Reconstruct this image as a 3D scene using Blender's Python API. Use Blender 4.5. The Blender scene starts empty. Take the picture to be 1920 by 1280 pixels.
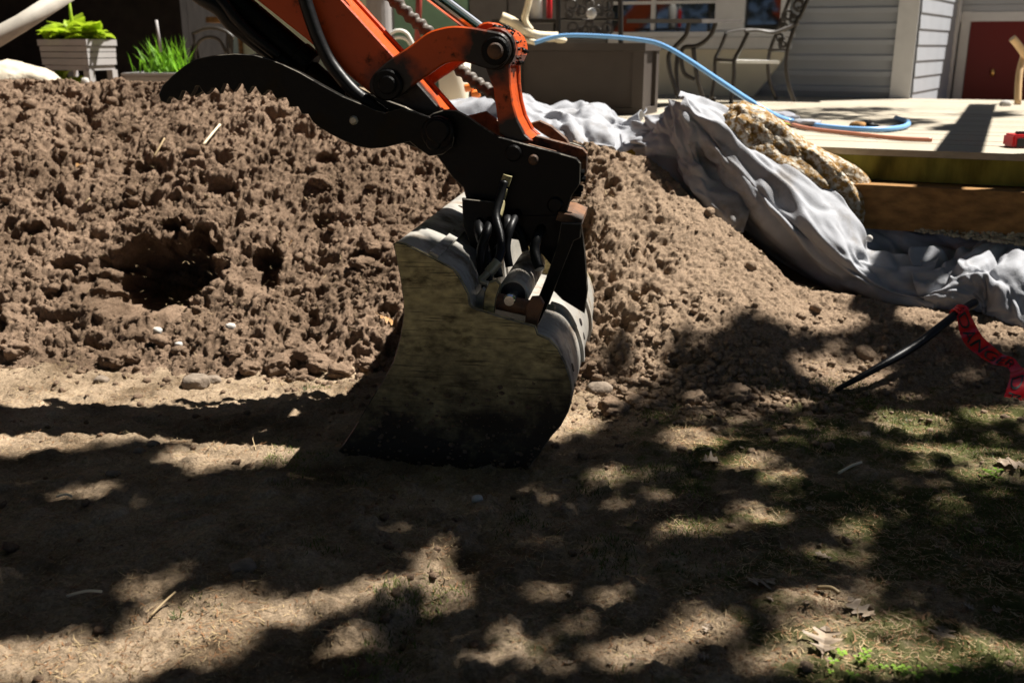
import bpy, bmesh, math, random
import numpy as np
from mathutils import Vector, Matrix

random.seed(7); rng = np.random.default_rng(11)
scene = bpy.context.scene
COL = scene.collection
R = math.radians

# ------------------------------------------------------------------ camera
F = 1866.7; CAM_H = 1.45; TILT = math.atan(552 / F)
cam_data = bpy.data.cameras.new('camera'); cam = bpy.data.objects.new('camera', cam_data)
COL.objects.link(cam); scene.camera = cam
cam.location = (0, 0, CAM_H); cam.rotation_euler = (R(90) - TILT, 0, 0)
cam_data.lens = 35; cam_data.sensor_width = 36; cam_data.clip_start = 0.05; cam_data.clip_end = 2000
cam_data.dof.use_dof = True; cam_data.dof.focus_distance = 3.45; cam_data.dof.aperture_fstop = 2.8

# ------------------------------------------------------------------ light
SUN_EL = R(60); SUN_H = Vector((0.93, 0.37)).normalized()
SUN = Vector((SUN_H.x * math.cos(SUN_EL), SUN_H.y * math.cos(SUN_EL), math.sin(SUN_EL)))
world = bpy.data.worlds.new('World'); scene.world = world; world.use_nodes = True
wn = world.node_tree; bg = wn.nodes['Background']
sky = wn.nodes.new('ShaderNodeTexSky'); sky.sky_type = 'NISHITA'; sky.sun_disc = False
sky.sun_elevation = SUN_EL; sky.sun_rotation = math.atan2(SUN_H.x, SUN_H.y); sky.air_density = 0.22; sky.dust_density = 0.3; sky.ozone_density = 1.0
wn.links.new(sky.outputs[0], bg.inputs[0]); bg.inputs[1].default_value = 0.05
sl = bpy.data.lights.new('sun', 'SUN'); sl.energy = 5.0; sl.angle = R(0.53); sl.color = (1, 0.95, 0.87)
sun = bpy.data.objects.new('sun', sl); COL.objects.link(sun); sun.location = (8, 4, 12)
sun.rotation_euler = (-SUN).to_track_quat('-Z', 'Y').to_euler()
vs = scene.view_settings; vs.view_transform = 'Standard'; vs.look = 'None'; vs.gamma = 1; vs.exposure = 1.4
vs.use_curve_mapping = False
scene.cycles.max_bounces = 6; scene.cycles.diffuse_bounces = 3

# ------------------------------------------------------------------ helpers
ST, CT = math.sin(TILT), math.cos(TILT)
def ray(px, py):
    u = (px - 960) / F; v = (640 - py) / F
    return Vector((u, CT + ST * v, -ST + CT * v))
CAM = Vector((0, 0, CAM_H))
def P(px, py, Y):
    d = ray(px, py); return CAM + d * (Y / d.y)
def G(px, py, z=0.0):
    d = ray(px, py); return CAM + d * ((z - CAM_H) / d.z)
# bucket frame: near side plate plane and its width axis
W_AX = Vector((0.14, 0.99, 0)).normalized(); P0 = P(740, 640, 3.42)
def B(px, py, o=0.0):
    d = ray(px, py); return CAM + d * (((P0 - CAM).dot(W_AX) + o) / d.dot(W_AX))

def obj(name, me, mat=None, parent=None):
    o = bpy.data.objects.new(name, me); COL.objects.link(o)
    if mat is not None and len(me.materials) == 0: me.materials.append(mat)
    if parent is not None:
        o.parent = parent
        if parent.type == 'EMPTY':
            o.matrix_parent_inverse = Matrix.Translation(-parent.location)
    return o
def tag(o, label, cat, group=None, kind=None):
    o['label'] = label; o['category'] = cat
    if group: o['group'] = group
    if kind: o['kind'] = kind
    return o
def thing(name, loc, label, cat, group=None):
    e = bpy.data.objects.new(name, None); COL.objects.link(e); e.location = loc; e.empty_display_size = 0.1
    return tag(e, label, cat, group)
def struct(o): o['kind'] = 'structure'; return o
def mesh(name, verts, faces, mat, parent=None, smooth=False):
    me = bpy.data.meshes.new(name); me.from_pydata([tuple(v) for v in verts], [], faces); me.update()
    if smooth: me.polygons.foreach_set('use_smooth', [True] * len(me.polygons))
    return obj(name, me, mat, parent)
def np_mesh(name, V, Fc, mat, parent=None, smooth=False):
    V = np.asarray(V, dtype=np.float32); Fc = np.asarray(Fc, dtype=np.int32)
    me = bpy.data.meshes.new(name); k = Fc.shape[1]; n = len(Fc)
    me.vertices.add(len(V)); me.vertices.foreach_set('co', V.ravel())
    me.loops.add(n * k); me.loops.foreach_set('vertex_index', Fc.ravel())
    me.polygons.add(n); me.polygons.foreach_set('loop_start', np.arange(0, n * k, k, dtype=np.int32))
    if smooth: me.polygons.foreach_set('use_smooth', np.ones(n, dtype=bool))
    me.update(calc_edges=True); me.validate()
    return obj(name, me, mat, parent)
def bm_obj(name, bm, mat, parent=None, smooth=False):
    bmesh.ops.recalc_face_normals(bm, faces=bm.faces)
    me = bpy.data.meshes.new(name); bm.to_mesh(me); bm.free()
    if smooth: me.polygons.foreach_set('use_smooth', [True] * len(me.polygons))
    return obj(name, me, mat, parent)
def catmull(pts, n=6, closed=False):
    pts = [Vector(p) for p in pts]; out = []; m = len(pts)
    rngi = range(m if closed else m - 1)
    for i in rngi:
        if closed: a, b, c, d = pts[i - 1], pts[i], pts[(i + 1) % m], pts[(i + 2) % m]
        else: a, b, c, d = pts[max(i - 1, 0)], pts[i], pts[i + 1], pts[min(i + 2, m - 1)]
        for k in range(n):
            t = k / n
            out.append(0.5 * ((2 * b) + (c - a) * t + (2 * a - 5 * b + 4 * c - d) * t * t + (3 * b - a - 3 * c + d) * t ** 3))
    if not closed: out.append(pts[-1])
    return out
def prism(name, pts, vec, mat, parent=None, bev=0.004, smooth=False):
    bm = bmesh.new(); vs_ = [bm.verts.new(p) for p in pts]
    f = bm.faces.new(vs_)
    ret = bmesh.ops.extrude_face_region(bm, geom=[f])
    for g in ret['geom']:
        if isinstance(g, bmesh.types.BMVert): g.co += vec
    bmesh.ops.recalc_face_normals(bm, faces=bm.faces)
    if bev > 0:
        big = [fc for fc in bm.faces if len(fc.verts) == len(pts)]
        es = set()
        for fc in big:
            for e in fc.edges: es.add(e)
        rb = bmesh.ops.bevel(bm, geom=list(es), offset=bev, segments=1, affect='EDGES', clamp_overlap=True)
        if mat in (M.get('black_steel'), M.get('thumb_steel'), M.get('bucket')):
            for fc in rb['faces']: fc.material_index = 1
    bmesh.ops.triangulate(bm, faces=[fc for fc in bm.faces if len(fc.verts) > 4])
    o = bm_obj(name, bm, mat, parent, smooth)
    if bev > 0 and mat in (M.get('black_steel'), M.get('thumb_steel'), M.get('bucket')): o.data.materials.append(M['worn_glint'])
    return o
def plate(name, px, o, th, mat, parent=None, bev=0.004, smooth=0):
    if smooth: px = [(v.x, v.y) for v in catmull([(x, y, 0) for x, y in px], smooth, True)]
    return prism(name, [B(x, y, o) for x, y in px], W_AX * th, mat, parent, bev)
def box(name, lo, hi, mat, parent=None, bev=0.0, rotz=0.0, pivot=None):
    bm = bmesh.new(); bmesh.ops.create_cube(bm, size=1)
    lo = Vector(lo); hi = Vector(hi); c = (lo + hi) / 2; s = hi - lo
    for v in bm.verts: v.co = Vector((v.co.x * s.x, v.co.y * s.y, v.co.z * s.z)) + c
    if bev: bmesh.ops.bevel(bm, geom=list(bm.edges), offset=bev, segments=2, affect='EDGES')
    if rotz:
        pv = Vector(pivot) if pivot is not None else c
        bmesh.ops.rotate(bm, verts=bm.verts, cent=pv, matrix=Matrix.Rotation(rotz, 3, 'Z'))
    return bm_obj(name, bm, mat, parent)
def tube_geo(pts, r, seg=10, cap=True, twist=None):
    pts = [Vector(p) for p in pts]; n = len(pts)
    rs = r if isinstance(r, (list, tuple)) else [r] * n
    V = []; Fc = []
    t0 = (pts[1] - pts[0]).normalized()
    up = Vector((0, 0, 1)) if abs(t0.z) < 0.9 else Vector((1, 0, 0))
    nrm = t0.cross(up).normalized(); prev = t0
    for i in range(n):
        t = (pts[min(i + 1, n - 1)] - pts[max(i - 1, 0)]).normalized()
        q = prev.rotation_difference(t); nrm = (q @ nrm).normalized(); prev = t
        bn = t.cross(nrm)
        for k in range(seg):
            a = 2 * math.pi * k / seg
            rr = rs[i] * (twist(i, a) if twist else 1)
            V.append(pts[i] + (nrm * math.cos(a) + bn * math.sin(a)) * rr)
    for i in range(n - 1):
        for k in range(seg):
            a = i * seg + k; b = i * seg + (k + 1) % seg
            Fc.append((a, b, b + seg, a + seg))
    if cap:
        Fc.append(tuple(reversed(range(seg)))); Fc.append(tuple((n - 1) * seg + k for k in range(seg)))
    return V, Fc
def tube(name, pts, r, mat, parent=None, seg=10, twist=None, smooth=True):
    V, Fc = tube_geo(pts, r, seg, True, twist)
    o = mesh(name, V, Fc, mat, parent, smooth)
    if smooth:
        k = len(o.data.polygons)
        o.data.polygons[k - 1].use_smooth = False; o.data.polygons[k - 2].use_smooth = False
    return o
def rod(name, a, b, r, mat, parent=None, seg=20, bev=0.006):
    a = Vector(a); b = Vector(b); d = (b - a).normalized()
    return tube(name, [a, a + d * 0.0005, a + d * bev, b - d * bev, b - d * 0.0005, b],
                [r - bev, r - bev * 0.98, r, r, r - bev * 0.98, r - bev], mat, parent, seg, smooth=False)
def copy_tree(o, parent=None):
    c = o.copy(); COL.objects.link(c)
    if parent is not None: c.parent = parent
    for ch in o.children: copy_tree(ch, c)
    return c

# ---- numpy noise
def _h(ix, iy, s):
    n = (ix.astype(np.int64) * 374761393 + iy.astype(np.int64) * 668265263 + s * 974634541) & 0xFFFFFFFF
    n = ((n ^ (n >> 13)) * 1274126177) & 0xFFFFFFFF
    return ((n ^ (n >> 16)) & 0xFFFFFF) / float(0xFFFFFF)
def vnoise(x, y, s=0):
    ix = np.floor(x); iy = np.floor(y); fx = x - ix; fy = y - iy
    fx = fx * fx * (3 - 2 * fx); fy = fy * fy * (3 - 2 * fy)
    a = _h(ix, iy, s); b = _h(ix + 1, iy, s); c = _h(ix, iy + 1, s); d = _h(ix + 1, iy + 1, s)
    return (a + (b - a) * fx) * (1 - fy) + (c + (d - c) * fx) * fy
def fbm(x, y, s=0, oct=4, gain=0.5):
    t = 0; a = 1; tot = 0
    for i in range(oct):
        t = t + a * (vnoise(x, y, s + i * 17) - 0.5); tot += a; a *= gain; x = x * 2.03 + 5.1; y = y * 2.03 + 1.7
    return t / tot * 2
def worley(x, y, s=0):
    ix = np.floor(x); iy = np.floor(y); best = np.full(x.shape, 9.0); cid = np.zeros(x.shape)
    for dx in (-1, 0, 1):
        for dy in (-1, 0, 1):
            cx = ix + dx; cy = iy + dy
            d = np.hypot(cx + _h(cx, cy, s) - x, cy + _h(cx, cy, s + 1) - y)
            m = d < best; best = np.where(m, d, best); cid = np.where(m, _h(cx, cy, s + 2), cid)
    return best, cid
def sstep(a, b, x):
    t = np.clip((x - a) / (b - a), 0, 1); return t * t * (3 - 2 * t)
def lumps(x, y, sc, s, thr=0.45):
    d, c = worley(x * sc, y * sc, s)
    rad = 0.25 + 0.35 * c
    return np.where(c > thr, np.sqrt(np.clip(1 - (d / rad) ** 2, 0, 1)) * rad / sc, 0)

# ------------------------------------------------------------------ materials
def nodes(m):
    m.use_nodes = True; nt = m.node_tree; return nt, nt.nodes['Principled BSDF']
def mk(name, col, rough=0.6, metal=0.0, spec=0.5, var=0.0, vscale=8.0, bump=0.0, bscale=60.0, dirt=None, dirt_t=(0.5, 0.65), dscale=6.0, stretch=(1, 1, 1), trans=0.0):
    m = bpy.data.materials.new(name); nt, bs = nodes(m); L = nt.links.new; N = nt.nodes.new
    bs.inputs['Roughness'].default_value = rough; bs.inputs['Metallic'].default_value = metal
    bs.inputs['Specular IOR Level'].default_value = spec
    tc = N('ShaderNodeTexCoord'); mp = N('ShaderNodeMapping'); mp.inputs['Scale'].default_value = stretch
    L(tc.outputs['Object'], mp.inputs['Vector'])
    cur = None
    if var > 0:
        nz = N('ShaderNodeTexNoise'); nz.inputs['Scale'].default_value = vscale; nz.inputs['Detail'].default_value = 6
        L(mp.outputs[0], nz.inputs['Vector'])
        rp = N('ShaderNodeValToRGB')
        rp.color_ramp.elements[0].position = 0.3; rp.color_ramp.elements[1].position = 0.7
        rp.color_ramp.elements[0].color = tuple(c * (1 - var) for c in col) + (1,)
        rp.color_ramp.elements[1].color = tuple(min(1, c * (1 + var)) for c in col) + (1,)
        L(nz.outputs['Fac'], rp.inputs[0]); cur = rp.outputs[0]
    if dirt is not None:
        n2 = N('ShaderNodeTexNoise'); n2.inputs['Scale'].default_value = dscale; n2.inputs['Detail'].default_value = 8; n2.inputs['Roughness'].default_value = 0.65
        L(mp.outputs[0], n2.inputs['Vector'])
        r2 = N('ShaderNodeMapRange'); r2.inputs[1].default_value = dirt_t[0]; r2.inputs[2].default_value = dirt_t[1]
        L(n2.outputs['Fac'], r2.inputs[0])
        mx = N('ShaderNodeMix'); mx.data_type = 'RGBA'; mx.inputs[7].default_value = tuple(dirt) + (1,)
        if cur is not None: L(cur, mx.inputs[6])
        else: mx.inputs[6].default_value = tuple(col) + (1,)
        L(r2.outputs[0], mx.inputs[0]); cur = mx.outputs[2]
        rr = N('ShaderNodeMapRange'); rr.inputs[3].default_value = rough; rr.inputs[4].default_value = 0.85
        L(r2.outputs[0], rr.inputs[0]); L(rr.outputs[0], bs.inputs['Roughness'])
    if cur is not None: L(cur, bs.inputs['Base Color'])
    else: bs.inputs['Base Color'].default_value = tuple(col) + (1,)
    if bump > 0:
        nb = N('ShaderNodeTexNoise'); nb.inputs['Scale'].default_value = bscale; nb.inputs['Detail'].default_value = 5
        L(mp.outputs[0], nb.inputs['Vector'])
        bp = N('ShaderNodeBump'); bp.inputs['Strength'].default_value = bump; bp.inputs['Distance'].default_value = 0.01
        L(nb.outputs['Fac'], bp.inputs['Height']); L(bp.outputs[0], bs.inputs['Normal'])
    if trans > 0:
        bs.inputs['Transmission Weight'].default_value = trans
    return m

def leaf_mat(name, col, tr=0.35, var=0.3, vs_=3.0):
    m = bpy.data.materials.new(name); nt, bs = nodes(m); L = nt.links.new; N = nt.nodes.new
    tc = N('ShaderNodeTexCoord'); nz = N('ShaderNodeTexNoise'); nz.inputs['Scale'].default_value = vs_
    L(tc.outputs['Object'], nz.inputs['Vector'])
    rp = N('ShaderNodeValToRGB'); rp.color_ramp.elements[0].position = 0.35; rp.color_ramp.elements[1].position = 0.65
    rp.color_ramp.elements[0].color = tuple(c * (1 - var) for c in col) + (1,)
    rp.color_ramp.elements[1].color = tuple(c * (1 + var) for c in col) + (1,)
    L(nz.outputs['Fac'], rp.inputs[0]); L(rp.outputs[0], bs.inputs['Base Color'])
    bs.inputs['Roughness'].default_value = 0.55; bs.inputs['Specular IOR Level'].default_value = 0.3
    td = N('ShaderNodeBsdfTranslucent'); L(rp.outputs[0], td.inputs['Color'])
    ms = N('ShaderNodeMixShader'); ms.inputs[0].default_value = tr
    out = nt.nodes['Material Output']; L(bs.outputs[0], ms.inputs[1]); L(td.outputs[0], ms.inputs[2]); L(ms.outputs[0], out.inputs['Surface'])
    return m

def soil_mat(name, dark, light, moss=None, fine=220.0, dry=None):
    m = bpy.data.materials.new(name); nt, bs = nodes(m); L = nt.links.new; N = nt.nodes.new
    tc = N('ShaderNodeTexCoord')
    def noise(s, d=6, r=0.6):
        n = N('ShaderNodeTexNoise'); n.inputs['Scale'].default_value = s; n.inputs['Detail'].default_value = d
        n.inputs['Roughness'].default_value = r; L(tc.outputs['Object'], n.inputs['Vector']); return n
    a = noise(2.2, 8, 0.65); rp = N('ShaderNodeValToRGB')
    rp.color_ramp.elements[0].position = 0.33; rp.color_ramp.elements[1].position = 0.66
    rp.color_ramp.elements[0].color = dark + (1,); rp.color_ramp.elements[1].color = light + (1,)
    L(a.outputs['Fac'], rp.inputs[0]); cur = rp.outputs[0]
    if dry:
        sx_ = N('ShaderNodeSeparateXYZ'); L(tc.outputs['Object'], sx_.inputs[0]); nd = noise(2.5, 5)
        m1 = N('ShaderNodeMath'); m1.operation = 'MULTIPLY_ADD'; L(nd.outputs['Fac'], m1.inputs[0]); m1.inputs[1].default_value = 0.9; L(sx_.outputs['X'], m1.inputs[2])
        md = N('ShaderNodeMapRange'); md.inputs[1].default_value = 0.65; md.inputs[2].default_value = 1.0; md.inputs[4].default_value = 0.8; L(m1.outputs[0], md.inputs[0])
        mxd = N('ShaderNodeMix'); mxd.data_type = 'RGBA'; mxd.inputs[7].default_value = dry + (1,); L(md.outputs[0], mxd.inputs[0]); L(cur, mxd.inputs[6]); cur = mxd.outputs[2]
    # grain speckle
    g = noise(90, 4, 0.7); gr = N('ShaderNodeMapRange'); gr.inputs[1].default_value = 0.3; gr.inputs[2].default_value = 0.7
    gr.inputs[3].default_value = 0.6; gr.inputs[4].default_value = 1.35; L(g.outputs['Fac'], gr.inputs[0])
    mu = N('ShaderNodeMix'); mu.data_type = 'RGBA'; mu.blend_type = 'MULTIPLY'; mu.inputs[0].default_value = 1
    L(cur, mu.inputs[6]); L(gr.outputs[0], mu.inputs[7]); cur = mu.outputs[2]
    # pale grit
    sp = noise(160, 2, 0.5); sr = N('ShaderNodeMapRange'); sr.inputs[1].default_value = 0.70; sr.inputs[2].default_value = 0.76
    L(sp.outputs['Fac'], sr.inputs[0]); m2 = N('ShaderNodeMix'); m2.data_type = 'RGBA'
    m2.inputs[7].default_value = (0.42, 0.36, 0.28, 1); L(sr.outputs[0], m2.inputs[0]); L(cur, m2.inputs[6]); cur = m2.outputs[2]
    if moss:
        sep = N('ShaderNodeSeparateXYZ'); L(tc.outputs['Object'], sep.inputs[0])
        gx = N('ShaderNodeMapRange'); gx.inputs[1].default_value = -0.5; gx.inputs[2].default_value = 1.3; gx.inputs[3].default_value = -0.16; gx.inputs[4].default_value = 0.14
        L(sep.outputs['X'], gx.inputs[0])
        gy = N('ShaderNodeMapRange'); gy.inputs[1].default_value = 3.7; gy.inputs[2].default_value = 4.4; gy.inputs[3].default_value = 0.0; gy.inputs[4].default_value = -0.2
        L(sep.outputs['Y'], gy.inputs[0])
        n3 = noise(3.6, 9, 0.7); ad = N('ShaderNodeMath'); L(n3.outputs['Fac'], ad.inputs[0]); L(gx.outputs[0], ad.inputs[1])
        ad2 = N('ShaderNodeMath'); L(ad.outputs[0], ad2.inputs[0]); L(gy.outputs[0], ad2.inputs[1])
        mr = N('ShaderNodeMapRange'); mr.inputs[1].default_value = 0.5; mr.inputs[2].default_value = 0.62; L(ad2.outputs[0], mr.inputs[0])
        mr.inputs[4].default_value = 0.85
        m3 = N('ShaderNodeMix'); m3.data_type = 'RGBA'; m3.inputs[7].default_value = moss + (1,)
        L(mr.outputs[0], m3.inputs[0]); L(cur, m3.inputs[6]); cur = m3.outputs[2]
    L(cur, bs.inputs['Base Color']); bs.inputs['Roughness'].default_value = 0.95; bs.inputs['Specular IOR Level'].default_value = 0.1
    b1 = noise(fine, 6, 0.7); bp = N('ShaderNodeBump'); bp.inputs['Strength'].default_value = 0.9; bp.inputs['Distance'].default_value = 0.006
    b0 = noise(45, 6, 0.7); bp0 = N('ShaderNodeBump'); bp0.inputs['Strength'].default_value = 0.8; bp0.inputs['Distance'].default_value = 0.02
    L(b0.outputs['Fac'], bp0.inputs['Height']); L(b1.outputs['Fac'], bp.inputs['Height']); L(bp0.outputs[0], bp.inputs['Normal']); L(bp.outputs[0], bs.inputs['Normal'])
    return m

M = {}
M['soil'] = soil_mat('loose_soil', (0.122, 0.081, 0.053), (0.262, 0.181, 0.125), dry=(0.30, 0.217, 0.148))
M['turf'] = soil_mat('bare_turf', (0.115, 0.078, 0.046), (0.46, 0.35, 0.24), moss=(0.065, 0.080, 0.018))
M['black_steel'] = mk('black_steel', (0.0018, 0.0016, 0.0014), 0.42, spec=0.14, var=0.4, dirt=(0.020, 0.011, 0.005), dirt_t=(0.58, 0.78), dscale=7, bump=0.15)
M['thumb_steel'] = mk('thumb_steel', (0.0026, 0.0022, 0.0012), 0.45, spec=0.14, var=0.4, dirt=(0.022, 0.014, 0.004), dirt_t=(0.52, 0.76), dscale=6, bump=0.15)
M['rusty'] = mk('rusty_steel', (0.13, 0.055, 0.02), 0.6, var=0.5, vscale=12, dirt=(0.03, 0.02, 0.014), dirt_t=(0.48, 0.62), dscale=9, bump=0.3)
M['bucket'] = mk('worn_bucket_paint', (0.40, 0.32, 0.15), 0.6, spec=0.25, var=0.4, vscale=26, dirt=(0.07, 0.05, 0.022), dirt_t=(0.50, 0.64), dscale=6, stretch=(1, 1, 1.9), bump=0.5, bscale=30)
def low_shade_mud(m):  # shade toward the bottom painted in as dark mud, broken up by noise
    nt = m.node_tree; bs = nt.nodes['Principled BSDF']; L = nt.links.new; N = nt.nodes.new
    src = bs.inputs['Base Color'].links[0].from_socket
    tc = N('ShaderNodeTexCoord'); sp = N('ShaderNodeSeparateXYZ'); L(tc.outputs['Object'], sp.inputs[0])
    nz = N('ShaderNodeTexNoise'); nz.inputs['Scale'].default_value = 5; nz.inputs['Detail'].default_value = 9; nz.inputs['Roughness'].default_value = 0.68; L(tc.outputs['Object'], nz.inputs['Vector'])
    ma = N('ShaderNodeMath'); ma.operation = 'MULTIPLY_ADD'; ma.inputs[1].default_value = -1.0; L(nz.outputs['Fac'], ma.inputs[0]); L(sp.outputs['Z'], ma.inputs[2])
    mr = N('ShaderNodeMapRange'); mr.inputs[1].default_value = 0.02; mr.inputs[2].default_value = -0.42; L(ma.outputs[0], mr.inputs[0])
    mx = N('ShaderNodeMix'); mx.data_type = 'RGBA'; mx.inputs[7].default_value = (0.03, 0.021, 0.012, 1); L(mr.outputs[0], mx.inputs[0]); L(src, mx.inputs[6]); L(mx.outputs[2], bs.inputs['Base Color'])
def scratches(m):
    nt = m.node_tree; bs = nt.nodes['Principled BSDF']; L = nt.links.new; N = nt.nodes.new
    src = bs.inputs['Base Color'].links[0].from_socket; tc = N('ShaderNodeTexCoord'); mp = N('ShaderNodeMapping'); mp.inputs['Scale'].default_value = (4, 4, 90); mp.inputs['Rotation'].default_value = (0, .12, 0); L(tc.outputs['Object'], mp.inputs['Vector'])
    nz = N('ShaderNodeTexNoise'); nz.inputs['Scale'].default_value = 1.6; nz.inputs['Detail'].default_value = 4; L(mp.outputs[0], nz.inputs['Vector'])
    mr = N('ShaderNodeMapRange'); mr.inputs[1].default_value = .60; mr.inputs[2].default_value = .68; mr.inputs[4].default_value = .75; L(nz.outputs['Fac'], mr.inputs[0])
    mx = N('ShaderNodeMix'); mx.data_type = 'RGBA'; mx.inputs[7].default_value = (.05, .038, .02, 1); L(mr.outputs[0], mx.inputs[0]); L(src, mx.inputs[6]); L(mx.outputs[2], bs.inputs['Base Color'])
scratches(M['bucket']); low_shade_mud(M['bucket'])
M['bucket_shell'] = mk('worn_bucket_steel', (0.40, 0.385, 0.35), 0.38, metal=0.3, var=0.3, vscale=6, dirt=(0.13, 0.09, 0.055), dirt_t=(0.46, 0.66), dscale=6, bump=0.15)
M['worn_glint'] = mk('worn_highlight', (0.16, 0.14, 0.11), 0.4, metal=0.4, var=0.5, vscale=30, dirt=(0.012, 0.01, 0.008), dirt_t=(0.45, 0.6), dscale=9)  # painted highlight for the bevel edges, in worn steel grey
M['edge'] = mk('ground_edge_steel', (0.55, 0.53, 0.5), 0.3, metal=0.9, var=0.2)
M['chrome'] = mk('chrome_rod', (0.75, 0.78, 0.82), 0.12, metal=1.0)
M['rubber'] = mk('black_rubber', (0.0035, 0.0035, 0.004), 0.42, spec=0.22, var=0.3, bump=0.1)
M['wrap'] = mk('hose_wrap', (0.065, 0.05, 0.036), 0.6, var=0.4, vscale=20, bump=0.2)
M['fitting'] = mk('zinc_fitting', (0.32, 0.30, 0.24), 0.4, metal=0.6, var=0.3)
M['ytag'] = mk('muddy_fitting', (0.22, 0.19, 0.09), 0.6, var=0.4, vscale=30)

def orange_mat(pins):
    m = mk('orange_paint', (0.45, 0.058, 0.004), 0.42, spec=0.3, var=0.14, vscale=5, dirt=(0.05, 0.016, 0.006), dirt_t=(0.57, 0.70), dscale=17, bump=0.12)
    nt = m.node_tree; bs = nt.nodes['Principled BSDF']; L = nt.links.new; N = nt.nodes.new
    src = bs.inputs['Base Color'].links[0].from_socket
    geo = N('ShaderNodeTexCoord'); nz = N('ShaderNodeTexNoise'); nz.inputs['Scale'].default_value = 18; nz.inputs['Detail'].default_value = 8
    L(geo.outputs['Object'], nz.inputs['Vector']); acc = None
    for c, r in pins:
        vd = N('ShaderNodeVectorMath'); vd.operation = 'DISTANCE'; vd.inputs[1].default_value = c; L(geo.outputs['Object'], vd.inputs[0])
        ad = N('ShaderNodeMath'); ad.operation = 'MULTIPLY_ADD'; L(nz.outputs['Fac'], ad.inputs[0]); ad.inputs[1].default_value = -0.14; L(vd.outputs['Value'], ad.inputs[2])
        mr = N('ShaderNodeMapRange'); mr.inputs[1].default_value = r - 0.07 + 0.035; mr.inputs[2].default_value = r - 0.07 - 0.035
        L(ad.outputs[0], mr.inputs[0])
        if acc is None: acc = mr.outputs[0]
        else:
            mx = N('ShaderNodeMath'); mx.operation = 'MAXIMUM'; L(acc, mx.inputs[0]); L(mr.outputs[0], mx.inputs[1]); acc = mx.outputs[0]
    mix = N('ShaderNodeMix'); mix.data_type = 'RGBA'; mix.inputs[7].default_value = (0.012, 0.008, 0.006, 1)
    L(acc, mix.inputs[0]); L(src, mix.inputs[6]); L(mix.outputs[2], bs.inputs['Base Color'])
    return m
M['orange'] = orange_mat([(B(725, 162, .44), .13), (B(928, 100, .44), .12), (B(960, 262, .5), .10), (B(760, 190, .54), .16)])
M['fabric'] = mk('geotextile', (0.30, 0.307, 0.33), 0.9, spec=0.1, var=0.14, vscale=10, dirt=(0.16, 0.135, 0.11), dirt_t=(0.55, 0.75), dscale=3, bump=0.35, bscale=180)
M['liner'] = mk('dark_liner', (0.26, 0.265, 0.30), 0.8, spec=0.2, var=0.2, vscale=6, bump=0.3, bscale=120)
M['rock'] = mk('lichen_rock', (0.50, 0.46, 0.39), 0.9, spec=0.2, var=0.3, vscale=14, dirt=(0.21, 0.115, 0.028), dirt_t=(0.40, 0.56), dscale=34, bump=1.0, bscale=45)
M['palerock'] = mk('pale_rock', (0.42, 0.37, 0.29), 0.9, spec=0.2, var=0.3, vscale=9, bump=1.0, bscale=25)
M['stone'] = mk('grey_stone', (0.19, 0.15, 0.115), 0.9, spec=0.2, var=0.3, vscale=20, bump=0.6)
M['whitestone'] = mk('white_stone', (0.42, 0.40, 0.37), 0.8, spec=0.2, var=0.2, vscale=30, bump=0.3)
M['deck'] = mk('weathered_deck', (0.34, 0.30, 0.235), 0.85, spec=0.2, var=0.12, vscale=5, stretch=(1, 8, 8), bump=0.3, bscale=20)
M['mosstimber'] = mk('mossy_timber', (0.17, 0.155, 0.03), 0.9, spec=0.2, var=0.6, vscale=5, stretch=(2, 1, .6), bump=0.4, bscale=30)
M['timber'] = mk('brown_timber', (0.21, 0.11, 0.038), 0.85, spec=0.2, var=0.4, vscale=6, stretch=(1, 4, 4), bump=0.4, bscale=30)
M['siding'] = mk('grey_siding', (0.33, 0.345, 0.375), 0.6, spec=0.3, var=0.04, vscale=3)
M['trim'] = mk('white_trim', (0.55, 0.55, 0.56), 0.5, spec=0.3, var=0.05)
M['cream'] = mk('lit_wall_cream', (0.62, 0.57, 0.45), 0.6, spec=0.3, var=0.06, vscale=4)
M['greypanel'] = mk('dark_grey_panel', (0.17, 0.165, 0.16), 0.7, spec=0.2, var=0.1)
M['black_wall'] = mk('near_black_wall', (0.012, 0.010, 0.009), 0.9, spec=0.1, var=0.3)
M['brown_wall'] = mk('dark_brown_siding', (0.045, 0.035, 0.022), 0.8, spec=0.2, var=0.2)
M['green_wall'] = mk('green_painted_panel', (0.26, 0.46, 0.32), 0.6, spec=0.3, var=0.06)
M['pale_green'] = mk('pale_green_panel', (0.66, 0.72, 0.52), 0.6, spec=0.3, var=0.08)
M['teal'] = mk('teal_reflection', (0.30, 0.40, 0.36), 0.35, spec=0.5, var=0.1, vscale=2)  # green-grey reflection in the door glass, painted as its base colour
M['door_red'] = mk('red_door_paint', (0.115, 0.005, 0.005), 0.45, spec=0.3)
M['brass'] = mk('brass', (0.75, 0.45, 0.15), 0.3, metal=0.9)
M['glass'] = mk('window_glass', (0.012, 0.014, 0.012), 0.04, spec=1.0)
M['iron'] = mk('dark_iron', (0.022, 0.016, 0.010), 0.4, spec=0.5, var=0.3)
M['paleiron'] = mk('pale_iron', (0.09, 0.08, 0.072), 0.5, var=0.2)
M['seat'] = mk('white_seat', (0.8, 0.79, 0.75), 0.7)
M['planterbox'] = mk('brown_grey_planter', (0.055, 0.044, 0.037), 0.6, spec=0.3, var=0.08)
M['greyplastic'] = mk('grey_plastic', (0.30, 0.285, 0.28), 0.55, spec=0.3, var=0.06)
M['bluepipe'] = mk('blue_pipe', (0.16, 0.36, 0.66), 0.4)
M['copper'] = mk('orange_brown_pipe', (0.50, 0.20, 0.12), 0.5)
M['wood'] = mk('pale_wood', (0.62, 0.42, 0.22), 0.6, var=0.2, vscale=10, stretch=(1, 1, .2))
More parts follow.
